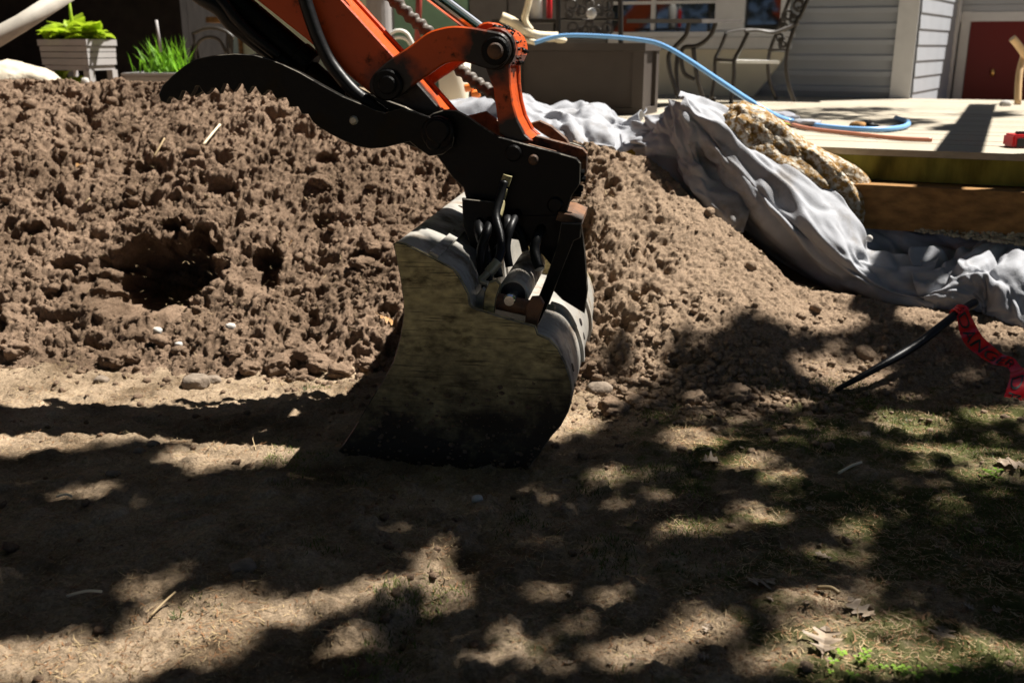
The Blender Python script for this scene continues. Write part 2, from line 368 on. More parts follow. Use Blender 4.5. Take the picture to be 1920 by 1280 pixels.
M['driftwood'] = mk('bleached_wood', (0.70, 0.60, 0.42), 0.8, var=0.25, vscale=12, bump=0.4)
M['greywood'] = mk('grey_post', (0.36, 0.33, 0.28), 0.7, var=0.15, vscale=10)
M['red'] = mk('red_plastic', (0.55, 0.012, 0.016), 0.35)
M['tape'] = mk('red_tape', (0.62, 0.008, 0.016), 0.25, spec=0.6)
M['ink'] = mk('black_ink', (0.008, 0.006, 0.006), 0.5)
M['white'] = mk('white_plastic', (0.78, 0.76, 0.70), 0.5)
M['cream_pail'] = mk('cream_pail', (0.74, 0.68, 0.55), 0.5, var=0.05)
M['orangeplastic'] = mk('orange_plastic', (0.8, 0.2, 0.03), 0.4)
M['lettuce'] = leaf_mat('lettuce_leaf', (0.30, 0.42, 0.02), 0.45, 0.3, 9)
M['chive'] = leaf_mat('chive_leaf', (0.16, 0.36, 0.02), 0.4, 0.35, 9)
M['leaf'] = leaf_mat('tree_leaf', (0.055, 0.10, 0.02), 0.12, 0.3)
M['leafb'] = leaf_mat('tree_leaf_bright', (0.09, 0.14, 0.03), 0.25, 0.3)
M['bark'] = mk('bark', (0.09, 0.065, 0.045), 0.95, spec=0.1, var=0.4, vscale=10, bump=1.0, bscale=20)
M['deadleaf'] = leaf_mat('dead_oak_leaf', (0.28, 0.215, 0.155), 0.15, 0.25, 30)
M['tanleaf'] = leaf_mat('tan_leaf', (0.42, 0.23, 0.09), 0.2, 0.3, 30)
M['straw'] = leaf_mat('straw', (0.33, 0.245, 0.135), 0.2, 0.4, 5)
M['needle'] = leaf_mat('brown_needles', (0.20, 0.10, 0.045), 0.1, 0.4, 5)
M['grass'] = leaf_mat('short_grass', (0.095, 0.125, 0.025), 0.3, 0.45, 4)
M['clover'] = leaf_mat('clover', (0.20, 0.34, 0.03), 0.35, 0.25, 20)
M['gravel'] = mk('gravel', (0.32, 0.28, 0.20), 0.9, spec=0.2, var=0.4, vscale=25)

# ------------------------------------------------------------------ terrain heights
PX = np.array([-6.0, -2.6, -1.25, -0.5, 0.1, 0.5, 0.72, 1.0, 1.2, 1.4, 1.75, 2.4, 6.0])
PF = np.array([4.55, 4.50, 4.42, 4.30, 4.15, 4.00, 3.95, 3.95, 3.98, 4.02, 4.06, 4.10, 4.10])   # foot y
PC = np.array([6.6, 6.5, 6.2, 5.85, 5.6, 5.5, 5.4, 5.15, 5.0, 4.85, 4.70, 4.62, 4.6])             # crest y
PZ = np.array([1.22, 1.235, 1.22, 0.98, 0.92, 0.90, 0.88, 0.64, 0.48, 0.31, 0.26, 0.20, 0.20])   # crest z
BZ = np.array([1.0, 1.0, 0.98, 0.85, 0.75, 0.65, 0.55, 0.25, 0.12, 0.05, 0.05, 0.05, 0.05])      # height just behind crest
def pile_base(x, y):
    f = np.interp(x, PX, PF); c = np.interp(x, PX, PC); z = np.interp(x, PX, PZ); b = np.interp(x, PX, BZ)
    t = (y - f) / (c - f)
    up = z * (0.78 * t + 0.34 * t * t - 0.12 * t ** 3)
    up = np.where(t < 0, z * 0.78 * t, up)
    back = z + (b - z) * sstep(0, 1, (y - c) / 0.7)
    return np.where(y < c, np.minimum(up, z), back)
def ground_base(x, y):
    z = 0.035 * fbm(x * 0.7, y * 0.7, 3, 3) + 0.018 * fbm(x * 3, y * 3, 5, 3)
    z = z - 0.05 * np.exp(-(((x + 0.15) / 0.55) ** 2 + ((y - 3.35) / 0.4) ** 2))
    far = sstep(6.4, 7.3, y) * (0.98 - 0.30 * sstep(-1.6, -0.9, x))
    return z * (1 - sstep(5, 6, y)) + far
def groundz(x, y):
    z = ground_base(x, y)
    z = z + lumps(x, y, 9, 21, 0.6) * 0.28 + lumps(x, y, 24, 22, 0.5) * 0.33 + lumps(x, y, 60, 24, 0.4) * 0.4 + 0.007 * fbm(x * 22, y * 22, 31, 3) + 0.004 * fbm(x * 70, y * 70, 33, 2)
    # scraped rut edge in the near ground
    rx = -0.28 + 0.10 * np.sin(y * 5) + 0.06 * fbm(y * 6, x * 0 + 2.0, 8, 2)
    m = np.exp(-((x - rx) / 0.07) ** 2) * sstep(1.9, 2.2, y) * (1 - sstep(2.75, 3.0, y))
    z = z + m * (0.018 + lumps(x, y, 24, 44, 0.3) * 1.0)
    z = z - 0.03 * np.exp(-((x - rx - 0.09) / 0.05) ** 2) * sstep(1.9, 2.2, y) * (1 - sstep(2.75, 3.0, y))
    return z
def grid_faces(nx, ny):
    i = np.arange((nx) * (ny)).reshape(ny, nx)
    return np.stack([i[:-1, :-1].ravel(), i[:-1, 1:].ravel(), i[1:, 1:].ravel(), i[1:, :-1].ravel()], 1)
def out_steps(a, step, far, gain):
    r = []; 
    while a < far: step *= gain; a += step; r.append(a)
    return r
xs = list(np.arange(-2.9, 3.1, 0.0095)); hi = out_steps(xs[-1], 0.012, 300, 1.25); lo = [-v for v in out_steps(2.9, 0.012, 300, 1.25)][::-1]
xs = np.array(lo + xs + hi)
ys = [1.2]
while ys[-1] < 4.7: ys.append(ys[-1] * 1.0031)
ys = np.array([-300, -100, -30, -10, -3, -1, 0, .6, 1.0] + ys + out_steps(ys[-1], 0.02, 700, 1.22))
Xg, Yg = np.meshgrid(xs, ys); Zg = groundz(Xg, Yg) + np.random.default_rng(6).normal(0, .0014, Xg.shape)
ground = struct(np_mesh('ground', np.stack([Xg.ravel(), Yg.ravel(), Zg.ravel()], 1), grid_faces(len(xs), len(ys)), M['turf']))

# ------------------------------------------------------------------ dug soil pile
def pile_pts(x, y):
    z = pile_base(x, y)
    big = 0.06 * fbm(x * 1.6, y * 1.6, 51, 3) + 0.05 * fbm(x * 4.2, y * 4.2, 52, 3)
    left = 1 - sstep(0.35, 0.9, x)
    wx = x + 0.035 * fbm(x * 9, y * 9, 58, 3); wy = y + 0.035 * fbm(x * 9 + 7, y * 9, 59, 3)
    def clodf(sc, sd_, p=1.3):
        d_, c_ = worley(wx * sc, wy * sc, sd_); return (0.25 + 0.75 * c_) * (0.62 - np.clip(d_, 0, 1) ** p) / sc
    bil = lambda sc, sd_, o_=3: 0.35 - np.abs(fbm(wx * sc, wy * sc, sd_, o_))
    lu = clodf(4.5, 61) * 0.12 + clodf(13, 62) * 0.08 + bil(6, 161) * 0.028 + bil(15, 162) * 0.022 + bil(36, 163, 2) * 0.013
    lu = lu * (0.35 + 1.3 * sstep(-.2, .35, fbm(x * 2.3, y * 2.3, 66, 3)))
    pit = -0.04 * np.clip(fbm(x * 8, y * 10, 71, 3) - 0.30, 0, 1) * 5 - 0.035 * np.clip(fbm(x * 19, y * 24, 75, 3) - 0.26, 0, 1) * 5 - 0.02 * np.clip(fbm(x * 42, y * 46, 77, 2) - 0.25, 0, 1) * 4
    d = big * (0.4 + 0.6 * left) + (lu + pit) * (0.22 + 0.78 * left) + 0.012 * (.5 + .5 * left) * fbm(wx * 33, wy * 33, 79, 3) + 0.009 * fbm(x * 75, y * 75, 73, 2)
    fade = np.clip((z + 0.06) / 0.15, 0, 1)
    d = d * fade
    nx_, ny_, nz_ = 0.0, -0.5, 0.86
    X = x + 0 * x; Y = y + ny_ * d; Z = z + nz_ * d
    def cavity(cx, cy, rx, ry, dep):
        q = np.sqrt(((x - cx) / rx) ** 2 + ((y - cy) / ry) ** 2) + 0.35 * fbm(x * 9, y * 9, 81, 3)
        return dep * (1 - sstep(0.45, 1.05, q))
    c = cavity(-1.83, 5.03, 0.34, 0.27, 0.62) + cavity(-1.29, 5.02, 0.10, 0.16, 0.24) + cavity(-2.62, 4.72, 0.13, 0.07, 0.12) \
        + cavity(-2.32, 5.10, 0.10, 0.05, 0.10) + cavity(-1.02, 5.32, 0.07, 0.05, 0.08) + cavity(-0.78, 5.05, .1, .07, .1) \
        + cavity(-2.1, 5.75, .09, .05, .08) + cavity(-1.05, 5.7, .08, .05, .08) + cavity(-2.6, 5.35, .1, .05, .09) + cavity(-1.6, 5.55, .12, .05, .08)
    Y = Y + c * 0.95; Z = Z - c * 0.30
    return X, Y, Z
xp = np.concatenate([np.arange(-5.5, -3.2, 0.04), np.arange(-3.2, 2.8, 0.0085), np.arange(2.8, 4.6, 0.04)])
yp = np.concatenate([np.arange(3.78, 6.7, 0.0085), np.arange(6.7, 8.2, 0.03)])
Xp, Yp = np.meshgrid(xp, yp); X3, Y3, Z3 = pile_pts(Xp, Yp)
fp = grid_faces(len(xp), len(yp)); zz = Z3.ravel() - ground_base(Xp.ravel(), Yp.ravel())
keep = (zz[fp].max(1) > -0.09)
fp = fp[keep]; used = np.unique(fp); remap = -np.ones(Xp.size, dtype=np.int64); remap[used] = np.arange(len(used))
pv = np.stack([X3.ravel(), Y3.ravel(), Z3.ravel()], 1)[used]; pv = pv + np.random.default_rng(2).normal(0, .0022, pv.shape)
dirt_pile = np_mesh('dirt_pile', pv, remap[fp], M['soil'])
tag(dirt_pile, 'large mound of loose freshly dug brown soil behind the bucket', 'dirt pile')
def surf(x, y):
    x = np.asarray(x, float); y = np.asarray(y, float)
    zg = groundz(x, y); xx, yy, zp = pile_pts(x, y)
    return np.maximum(zg, zp)

# clods ---------------------------------------------------------------------
def clod_protos(n, sub, seed, rough=0.28):
    out = []; r = random.Random(seed)
    for k in range(n):
        bm = bmesh.new(); bmesh.ops.create_icosphere(bm, subdivisions=sub, radius=1)
        sx, sy, sz = r.uniform(.8, 1.25), r.uniform(.75, 1.2), r.uniform(.55, .9)
        for v in bm.verts:
            v.co *= 1 + r.uniform(-rough, rough); v.co = Vector((v.co.x * sx, v.co.y * sy, v.co.z * sz))
        V = np.array([v.co[:] for v in bm.verts]); Fc = np.array([[v.index for v in f.verts] for f in bm.faces]); bm.free()
        out.append((V, Fc))
    return out
def scatter(protos, pos, size, seed):
    r = np.random.default_rng(seed); Vs = []; Fs = []; off = 0
    for i in range(len(pos)):
        V, Fc = protos[r.integers(len(protos))]
        a, b = r.uniform(0, 6.28), r.uniform(-.6, .6)
        ca, sa, cb, sb = math.cos(a), math.sin(a), math.cos(b), math.sin(b)
        Rm = np.array([[ca, -sa, 0], [sa, ca, 0], [0, 0, 1]]) @ np.array([[1, 0, 0], [0, cb, -sb], [0, sb, cb]])
        Vs.append((V * size[i]) @ Rm.T + pos[i]); Fs.append(Fc + off); off += len(V)
    return np.concatenate(Vs), np.concatenate(Fs)
pr1 = clod_protos(10, 2, 5, 0.16); pr2 = clod_protos(8, 1, 6, 0.25)
def on_pile(n, seed, smin, smax, pw=3.0, xr=(-3.2, 2.6), yr=(4.0, 6.6)):
    r = np.random.default_rng(seed); x = r.uniform(*xr, n); y = r.uniform(*yr, n)
    X, Y, Z = pile_pts(x, y); ok = Z > groundz(x, y) - 0.01
    ok &= r.uniform(0, 1, n) < np.where(x > 0.45, 0.35, 1.0)
    s = smin + (smax - smin) * r.uniform(0, 1, n) ** pw
    return np.stack([X, Y, Z + s * 0.15], 1)[ok], s[ok]
p, s = on_pile(900, 1, 0.010, 0.042, 5); V, Fc = scatter(pr1, p, s, 2)
o = np_mesh('soil_clods', V, Fc, M['soil']); tag(o, 'lumpy brown soil clods covering the dug mound', 'clods', kind='stuff')
p, s = on_pile(18000, 3, 0.002, 0.010, 2.4); V, Fc = scatter(pr2, p, s, 4)
o = np_mesh('soil_crumbs', V, Fc, M['soil']); tag(o, 'small soil crumbs scattered over the dug mound', 'soil crumbs', kind='stuff')
# crumbs spilled on flat ground, thick at the foot of the pile and right of the bucket
r = np.random.default_rng(9)
n = 9000; x = r.uniform(-2.8, 2.6, n); y = r.uniform(2.0, 4.6, n)
f = np.interp(x, PX, PF); wgt = np.exp(-np.clip(f - y, 0, 9) / 0.22) + 0.05 + 0.7 * np.exp(-((x - 0.65) / 0.4) ** 2 - ((y - 3.85) / 0.18) ** 2) + .5 * np.exp(-((x + .28) / .15) ** 2) * (y < 2.8)
ok = r.uniform(0, 1, n) < wgt; x = x[ok]; y = y[ok]; s = 0.003 + 0.018 * r.uniform(0, 1, len(x)) ** 4
V, Fc = scatter(pr2, np.stack([x, y, surf(x, y) + s * 0.2], 1), s, 10)
o = np_mesh('ground_crumbs', V, Fc, M['soil']); tag(o, 'loose soil crumbs spilled on the flat ground at the foot of the mound', 'soil crumbs', kind='stuff')

r = np.random.default_rng(19); n = 1500; x = r.normal(.85, .34, n); y = r.normal(4.02, .15, n); ok = (x > .33) & (y < 4.5); x = x[ok]; y = y[ok]
s = 0.003 + 0.020 * r.uniform(0, 1, len(x)) ** 3.5; V, Fc = scatter(clod_protos(10, 2, 77, 0.30), np.stack([x, y, surf(x, y) + s * 0.3], 1), s, 20)
o = np_mesh('churned_clods', V, Fc, M['soil']); tag(o, 'torn up dark soil lumps along the mound foot right of the bucket', 'clods', kind='stuff')

# ------------------------------------------------------------------ excavator (arm, thumb, coupler, tilt bucket; machine stands left of the frame)
EX = thing('excavator', (-6.6, 5.2, 0), 'orange excavator reaching in from the left with thumb and tilt bucket on its arm', 'excavator')
# --- stick
near_l = [(220, -214), (481, 0), (572, 72), (630, 122), (700, 180), (745, 226), (790, 258)]
near_r = [(842, 250), (846, 226), (827, 205), (780, 152), (740, 107), (642, 0), (446, -214)]
stick = plate('arm', near_l + near_r, 0.54, 0.018, M['orange'], EX, 0.006)
far_pts = [B(x, y, .54) for x, y in near_l + near_r]
prism('side_plate', [q + W_AX * .24 for q in far_pts], W_AX * .018, M['orange'], stick, 0.005)
def wall_strip(name, pxs, inset, o0, o1, mat, parent):
    pts = [B(x, y, .54) for x, y in pxs]; V = []
    for i, q in enumerate(pts):
        t = (pts[min(i + 1, len(pts) - 1)] - pts[max(i - 1, 0)]).normalized(); nn = t.cross(W_AX).normalized()
        for dd in (0, .012):
            for o_ in (o0, o1): V.append(q + nn * (inset + dd) + W_AX * o_)
    Fc = []
    for i in range(len(pts) - 1):
        a = i * 4; b = a + 4
        Fc += [(a, a + 1, b + 1, b), (a + 2, b + 2, b + 3, a + 3)]
    return mesh(name, V, Fc, mat, parent)
wall_strip('back_plate', near_r[2:], 0.016, .016, .242, M['orange'], stick)
wall_strip('front_plate', near_l[:6], 0.016, .016, .242, M['orange'], stick)
# boom beyond the frame
top = (B(333, -214, .54) + W_AX * .13)
b_pts = [top + Vector((0.12, 0, -0.10)), top + Vector((-0.5, .02, .95)), top + Vector((-1.3, .05, 1.15)), top + Vector((-3.1, .12, .2)), top + Vector((-4.3, .2, -1.0))]
def boxbeam(name, pts, hs, w, mat, parent):
    V = []; Fc = []
    for i, q in enumerate(pts):
        t = (pts[min(i + 1, len(pts) - 1)] - pts[max(i - 1, 0)]).normalized(); nn = t.cross(W_AX).normalized()
        for sx, sy in ((-1, -1), (1, -1), (1, 1), (-1, 1)): V.append(q + W_AX * (w * sx) + nn * (hs[i] * sy))
    for i in range(len(pts) - 1):
        for k in range(4): a = i * 4 + k; b = i * 4 + (k + 1) % 4; Fc.append((a, b, b + 4, a + 4))
    Fc.append((0, 1, 2, 3)); n4 = (len(pts) - 1) * 4; Fc.append((n4 + 3, n4 + 2, n4 + 1, n4))
    return mesh(name, V, Fc, mat, parent)
boxbeam('boom', b_pts, [.13, .17, .22, .21, .17], .11, M['orange'], EX)
# carrier off to the left
bx0 = Vector((-6.6, 5.0, 0))
box('turntable_body', bx0 + Vector((-1.5, -.9, .75)), bx0 + Vector((.55, .9, 1.5)), M['orange'], EX, .1)
cab = box('cab', bx0 + Vector((-.75, -.85, 1.5)), bx0 + Vector((.5, .15, 2.7)), M['black_steel'], EX, .08)
box('window', bx0 + Vector((-.6, -.858, 1.85)), bx0 + Vector((.35, -.853, 2.55)), M['glass'], cab)
for sy in (-.85, .5):
    tr = box('track', bx0 + Vector((-1.6, sy, .0)), bx0 + Vector((1.0, sy + .38, .62)), M['rubber'], EX, .2)
box('blade', bx0 + Vector((1.25, -.95, .02)), bx0 + Vector((1.33, .95, .42)), M['orange'], EX, .02)
# --- guide links
bn = [(740, 105), (770, 85), (800, 62), (825, 53), (850, 49), (880, 51), (920, 58), (941, 63), (954, 77), (957, 97), (950, 114), (938, 127), (922, 131), (905, 127), (872, 117), (848, 116), (828, 123), (800, 143), (780, 156), (762, 173), (745, 184), (728, 189), (710, 186), (696, 174), (692, 158), (699, 141), (716, 124)]
gl = plate('guide_link', bn, 0.45, 0.035, M['orange'], EX, 0.006, smooth=3)
prism('guide_link', [B(v.x, v.y, .45) + W_AX * .40 for v in catmull([(x, y, 0) for x, y in bn], 3, True)], W_AX * .035, M['orange'], EX, .006)
def pin(px, py, o, r, ln, mat, parent, name='pin'):
    c = B(px, py, o); return rod(name, c, c + W_AX * ln, r, mat, parent)
pin(725, 160, .425, .058, .03, M['black_steel'], gl); pin(725, 160, .41, .035, .03, M['black_steel'], gl)
pin(928, 96, .425, .052, .03, M['black_steel'], gl); pin(928, 96, .412, .03, .03, M['rusty'], gl)
pin(928, 92, .485, .078, .365, M['orange'], EX, 'link_knuckle')
# grease blobs on the knuckle
gp = clod_protos(3, 1, 40, .3); r_ = np.random.default_rng(4); pts_ = []; 
for k in range(70):
    a = r_.uniform(-.9, 1.6); o_ = r_.uniform(.0, .3); c = B(928, 92, .485) + W_AX * o_
    pts_.append(c + Vector((math.cos(a) * .079, 0, math.sin(a) * .079)))
V, Fc = scatter(gp, np.array([q[:] for q in pts_]), r_.uniform(0, 1, 70) ** 4 * .014 + .0018, 3)
gb = np_mesh('grease', V, Fc, M['black_steel'], EX, True); gb['kind'] = 'stuff'
# --- bucket link
bl = plate('bucket_link', [(903, 105), (925, 80), (950, 90), (956, 130), (957, 160), (962, 195), (970, 225), (984, 252), (998, 264), (960, 268), (936, 250), (931, 210), (925, 165), (911, 130)], .50, .03, M['orange'], EX, .005)
lk = [B(x, y, .50) for x, y in [(956, 130), (957, 160), (962, 195), (970, 225), (984, 252), (998, 264)]]
lk2 = [B(x, y, .50) for x, y in [(911, 130), (925, 165), (931, 210), (936, 250)]]
prism('side_plate', [q + W_AX * .27 for q in [B(x, y, .50) for x, y in [(903, 105), (925, 80), (950, 90), (956, 130), (957, 160), (962, 195), (970, 225), (984, 252), (998, 264), (960, 268), (936, 250), (931, 210), (925, 165), (911, 130)]]], W_AX * .03, M['orange'], bl, .005)
V = []
for q in lk: V += [q + W_AX * .03 + Vector((-.012, 0, 0)), q + W_AX * .27 + Vector((-.012, 0, 0))]
mesh('web', V, [(i * 2, i * 2 + 1, i * 2 + 3, i * 2 + 2) for i in range(len(lk) - 1)], M['orange'], bl)
# --- bucket cylinder: chrome rod, barrel out of frame, orange guard
ca = B(905, 62, .66); cb = B(700, -92, .66)
br = rod('cylinder_rod', ca, cb, .032, M['chrome'], EX)
rod('cylinder_barrel', cb, cb + (cb - ca) * 1.6, .06, M['orange'], EX)
rod('rod_eye', B(915, 72, .60), B(915, 72, .60) + W_AX * .15, .06, M['orange'], EX)
plate('rod_guard', [(770, -40), (816, 0), (848, 22), (872, 40), (884, 52), (862, 52), (846, 34), (812, 0), (766, -34)], .82, .05, M['orange'], EX, .004)
# --- thumb
bites = [(574, 213), (555, 199), (533, 182), (505, 169), (476, 162), (451, 156), (423, 156), (401, 164), (370, 161), (345, 170), (321, 182)]
tips = [(586, 229), (566, 215), (544, 200), (519, 187), (491, 180), (464, 176), (437, 173), (412, 176), (386, 178), (357, 181), (334, 189), (313, 195)]
low = []
for i, (bx_, by_) in enumerate(bites):
    t1 = tips[i]; low.append(t1)
    low += [(bx_ + 7, by_ + (t1[1] - by_) * .45), (bx_ + 3.5, by_ + 1.2), (bx_ - 3.5, by_ + 1.2), (bx_ - 6.5, by_ + (tips[i + 1][1] - by_) * .45)]
low.append(tips[-1])
upper = [(301, 190), (297, 178), (304, 161), (322, 143), (345, 124), (367, 111), (400, 104), (440, 101), (475, 103), (505, 111), (530, 121), (560, 135), (600, 158), (640, 180), (680, 196), (705, 207), (722, 212), (736, 207), (752, 204), (775, 210), (800, 219), (830, 232), (852, 256), (848, 276), (830, 290), (805, 293), (785, 280), (768, 266), (745, 271), (720, 277), (695, 279), (670, 275), (645, 265), (620, 252), (600, 240)]
thp = upper + low
th = plate('thumb', thp, .412, .035, M['thumb_steel'], EX, .006)
thf = upper + [(570, 205), (530, 172), (480, 150), (430, 146), (380, 152), (330, 172)]
prism('thumb_plate', [B(x, y, .425) + W_AX * .30 for x, y in thf], W_AX * .03, M['thumb_steel'], th, .005)
for a_, b_ in (((365, 116), (350, 140)), ((500, 118), (485, 140)), ((620, 178), (604, 210))):
    p1 = B(*a_, .447); p2 = B(*b_, .447); d_ = (p2 - p1).cross(W_AX).normalized() * .012
    prism('cross_plate', [p1 - d_, p1 + d_, p2 + d_, p2 - d_], W_AX * .308, M['thumb_steel'], th, 0)
pin(662, 226, .402, .017, .02, M['fitting'], th)  # pale disc standing in for light seen through a thumb hole
pin(819, 250, .395, .062, .05, M['black_steel'], th, 'boss'); pin(819, 246, .375, .045, .05, M['black_steel'], th, 'boss'); pin(812, 268, .385, .03, .04, M['black_steel'], th)
plate('thumb_bracket', [(640, 196), (668, 186), (700, 205), (735, 214), (760, 232), (800, 262), (780, 278), (740, 262), (700, 250), (660, 230)], .46, .02, M['black_steel'], th, .003)
plate('thumb_bracket', [(640, 150), (690, 175), (760, 200), (800, 222), (852, 240), (830, 286), (770, 262), (700, 222), (650, 190)], .50, .03, M['black_steel'], EX, .004)
# thumb cylinder
ta = B(668, 208, .60); tb = B(582, 128, .60); tc_ = B(395, -30, .60); td_ = B(150, -236, .60)
rod('thumb_cylinder_rod', ta, tb, .036, M['black_steel'], EX)
tcb = rod('thumb_cylinder', tb, td_, .062, M['black_steel'], EX, bev=.012)
rod('collar', tb + (tb - tc_) * .0, tb + (tc_ - tb) * .14, .069, M['black_steel'], tcb)
# hoses
def hose(px, r, mat, name='hose', tw=None, n=8, seg=10):
    return tube(name, catmull([B(x, y, o_) for x, y, o_ in px], n), r, mat, EX, seg, tw)
hose([(566, -20, .50), (578, 20, .50), (594, 66, .50), (616, 112, .50), (642, 148, .49), (668, 176, .48), (700, 200, .47), (722, 216, .47)], .026, M['rubber'], seg=14)
hose([(330, -40, .52), (378, -4, .50), (410, 16, .50), (432, 42, .51), (462, 66, .52), (500, 96, .53), (540, 124, .55)], .030, M['rubber'])
hose([(352, -60, .50), (400, -14, .5), (426, 14, .49), (442, 36, .49), (476, 70, .50), (524, 108, .52)], .022, M['rubber'])
wrapn = 14
hose([(718, -20, .92), (742, 4, .92), (772, 34, .92), (800, 58, .92), (826, 92, .92), (858, 126, .92), (886, 150, .90), (916, 170, .88), (950, 188, .86)], .026, M['wrap'], 'wrapped_hose', lambda i, a: 1 + .17 * math.sin(a + i * 0.95), 14, 16)
# --- coupler
cp = [(792, 226), (812, 212), (832, 206), (855, 207), (880, 220), (905, 238), (935, 256), (985, 270), (1035, 283), (1080, 296), (1089, 306), (1088, 345), (1072, 368), (1063, 398), (1040, 416), (960, 430), (905, 426), (880, 395), (868, 352), (846, 331), (822, 297), (797, 268), (786, 244)]
co = plate('coupler', cp, .47, .026, M['black_steel'], EX, .004)
prism('cheek_plate', [B(x, y, .47) + W_AX * .37 for x, y in cp[4:]], W_AX * .026, M['rusty'], co, .004)
plate('spacer_block', [(850, 300), (930, 285), (1075, 318), (1066, 362), (1050, 395), (930, 410), (885, 372)], .498, .34, M['black_steel'], co, 0)
plate('ledge', [(937, 257), (1040, 285), (1046, 290), (1036, 296), (935, 268)], .498, .05, M['rusty'], co, .003)
plate('far_link', [(990, 232), (1012, 226), (1034, 236), (1062, 260), (1076, 284), (1060, 298), (1044, 268), (1015, 250)], .90, .03, M['rusty'], EX, .004)
plate('far_cheek', [(1040, 262), (1075, 268), (1097, 276), (1099, 300), (1070, 305), (1044, 296)], .98, .04, M['black_steel'], EX, .004)
pin(962, 288, .452, .032, .03, M['black_steel'], co); pin(1000, 300, .455, .02, .03, M['rusty'], co)
pin(1040, 385, .455, .03, .03, M['black_steel'], co)
for (x, y) in ((1090, 322), (1092, 334), (1088, 352), (1084, 362)):
    c = B(x, y, .50); rod('bolt', c + Vector((-.03, 0, 0)), c + Vector((.012, 0, -.003)), .013, M['black_steel'], co, 6, .002)
plate('lock_bar', [(1047, 398), (1070, 402), (1092, 411), (1089, 426), (1066, 420), (1042, 413)], .44, .30, M['rusty'], co, .003)

# --- tilt bucket
BW = 1.36
side = [(737, 458), (743, 454), (760, 458), (800, 478), (850, 505), (862, 522), (878, 552), (880, 570), (886, 577), (940, 594), (1003, 612), (1008, 627), (1030, 637), (1046, 654), (1060, 682), (1070, 715), (1072, 745), (1066, 772), (1052, 798), (1034, 818), (1012, 850), (985, 885), (940, 908), (870, 915), (790, 906), (700, 888), (640, 876), (612, 868), (622, 858), (640, 838), (665, 800), (700, 742), (722, 706), (738, 676), (750, 632), (757, 590), (756, 565), (750, 520), (742, 480)]
bk = plate('bucket', side, 0.0, .022, M['bucket'], EX, .003)
prism('side_plate', [B(x, y, 0) + W_AX * (BW - .02) for x, y in side], W_AX * .02, M['bucket'], bk, .004)
def shell(name, pxs, o0, o1, th_, mat, parent, lift=0.0, nseg=1):
    pts = [Vector((q.x, q.y, q.z)) for q in [B(x, y, 0) for x, y in pxs]]
    pts = catmull(pts, 4); V = []; n = len(pts)
    for i, q in enumerate(pts):
        t = (pts[min(i + 1, n - 1)] - pts[max(i - 1, 0)]).normalized(); nn = W_AX.cross(t).normalized() * -1
        for dd in (lift, lift - th_):
            for o_ in (o0, o1): V.append(q + nn * dd + W_AX * o_)
    Fc = []
    for i in range(n - 1):
        a = i * 4; b = a + 4
        Fc += [(a, a + 1, b + 1, b), (a + 2, b + 2, b + 3, a + 3), (a, b, b + 2, a + 2), (a + 1, a + 3, b + 3, b + 1)]
    e = (n - 1) * 4; Fc += [(0, 2, 3, 1), (e, e + 1, e + 3, e + 2)]
    o = mesh(name, V, Fc, mat, parent, True)
    bm = bmesh.new(); bm.from_mesh(o.data); bmesh.ops.recalc_face_normals(bm, faces=bm.faces); bm.to_mesh(o.data); bm.free()
    o.data.polygons.foreach_set('use_smooth', [True] * len(o.data.polygons))
    try: o.data.set_sharp_from_angle(angle=R(35))
    except Exception: pass
    return o
top_curve = [(740, 457), (760, 459), (800, 479), (850, 506), (864, 524), (878, 554), (884, 600), (892, 640)]
well = [(892, 640), (930, 662), (985, 672)]
back = [(985, 672), (1000, 630), (1008, 628), (1030, 638), (1046, 655), (1060, 682), (1070, 715), (1072, 745), (1066, 772), (1052, 798), (1034, 818), (1012, 850), (985, 885), (940, 907), (870, 914), (790, 905), (700, 887), (614, 868)]
shell('top_shell', top_curve, .02, BW - .02, .016, M['bucket_shell'], bk)
shell('well_floor', well, .02, BW - .02, .016, M['bucket_shell'], bk)
shell('back_shell', back, .02, BW - .02, .018, M['bucket_shell'], bk)
shell('rib', [(800, 478.5), (806, 482), (812, 485), (818, 488)], .02, .62, .02, M['bucket_shell'], bk, lift=.014)
shell('rib', [(1008, 628), (1030, 637), (1046, 654), (1060, 682), (1070, 715), (1072, 745)], .42, .465, .02, M['bucket_shell'], bk, lift=.014)
shell('rib', [(1008, 628), (1030, 637), (1046, 654), (1060, 682), (1070, 715), (1072, 745), (1066, 772)], .90, .945, .02, M['bucket_shell'], bk, lift=.014)
lipd = (B(612, 868) - B(700, 884)).normalized()
prism('cutting_edge', [B(612, 868) + lipd * .012, B(618, 873), B(700, 892), B(700, 884)], W_AX * BW, M['edge'], bk, .002)
# holes on the back shell
for (x, y, o_) in ((1068, 708, .12), (1071, 738, .12), (1064, 690, .62), (1070, 720, .62)):
    c = B(x, y, 0) + W_AX * o_; d_ = Vector((.02, -.003, .006)).normalized()
    rod('drain_hole', c - d_ * .012, c + d_ * .0035, .016, M['ink'], bk, 12, .001)
# soil caked on the lower half of the near plate
r_ = np.random.default_rng(14); cpos = []; csz = []
for k in range(520):
    t_ = r_.uniform(0, 1) ** 1.6; px_ = r_.uniform(640, 1040); py_ = 905 - 190 * t_; lim = 612 + (868 - py_) * .62 + 14; rim_ = 1066 - max(0, py_ - 770) * .62
    if px_ < lim or px_ > rim_ - 6 or py_ > 866 + (px_ - 612) * .16: continue
    cpos.append(B(px_, py_, -.001)[:]); csz.append(.0025 + .010 * r_.uniform(0, 1) ** 4)
V, Fc = scatter(pr2, np.array(cpos), np.array(csz), 15); ck = np_mesh('caked_soil', V, Fc, M['soil'], bk); ck['kind'] = 'stuff'
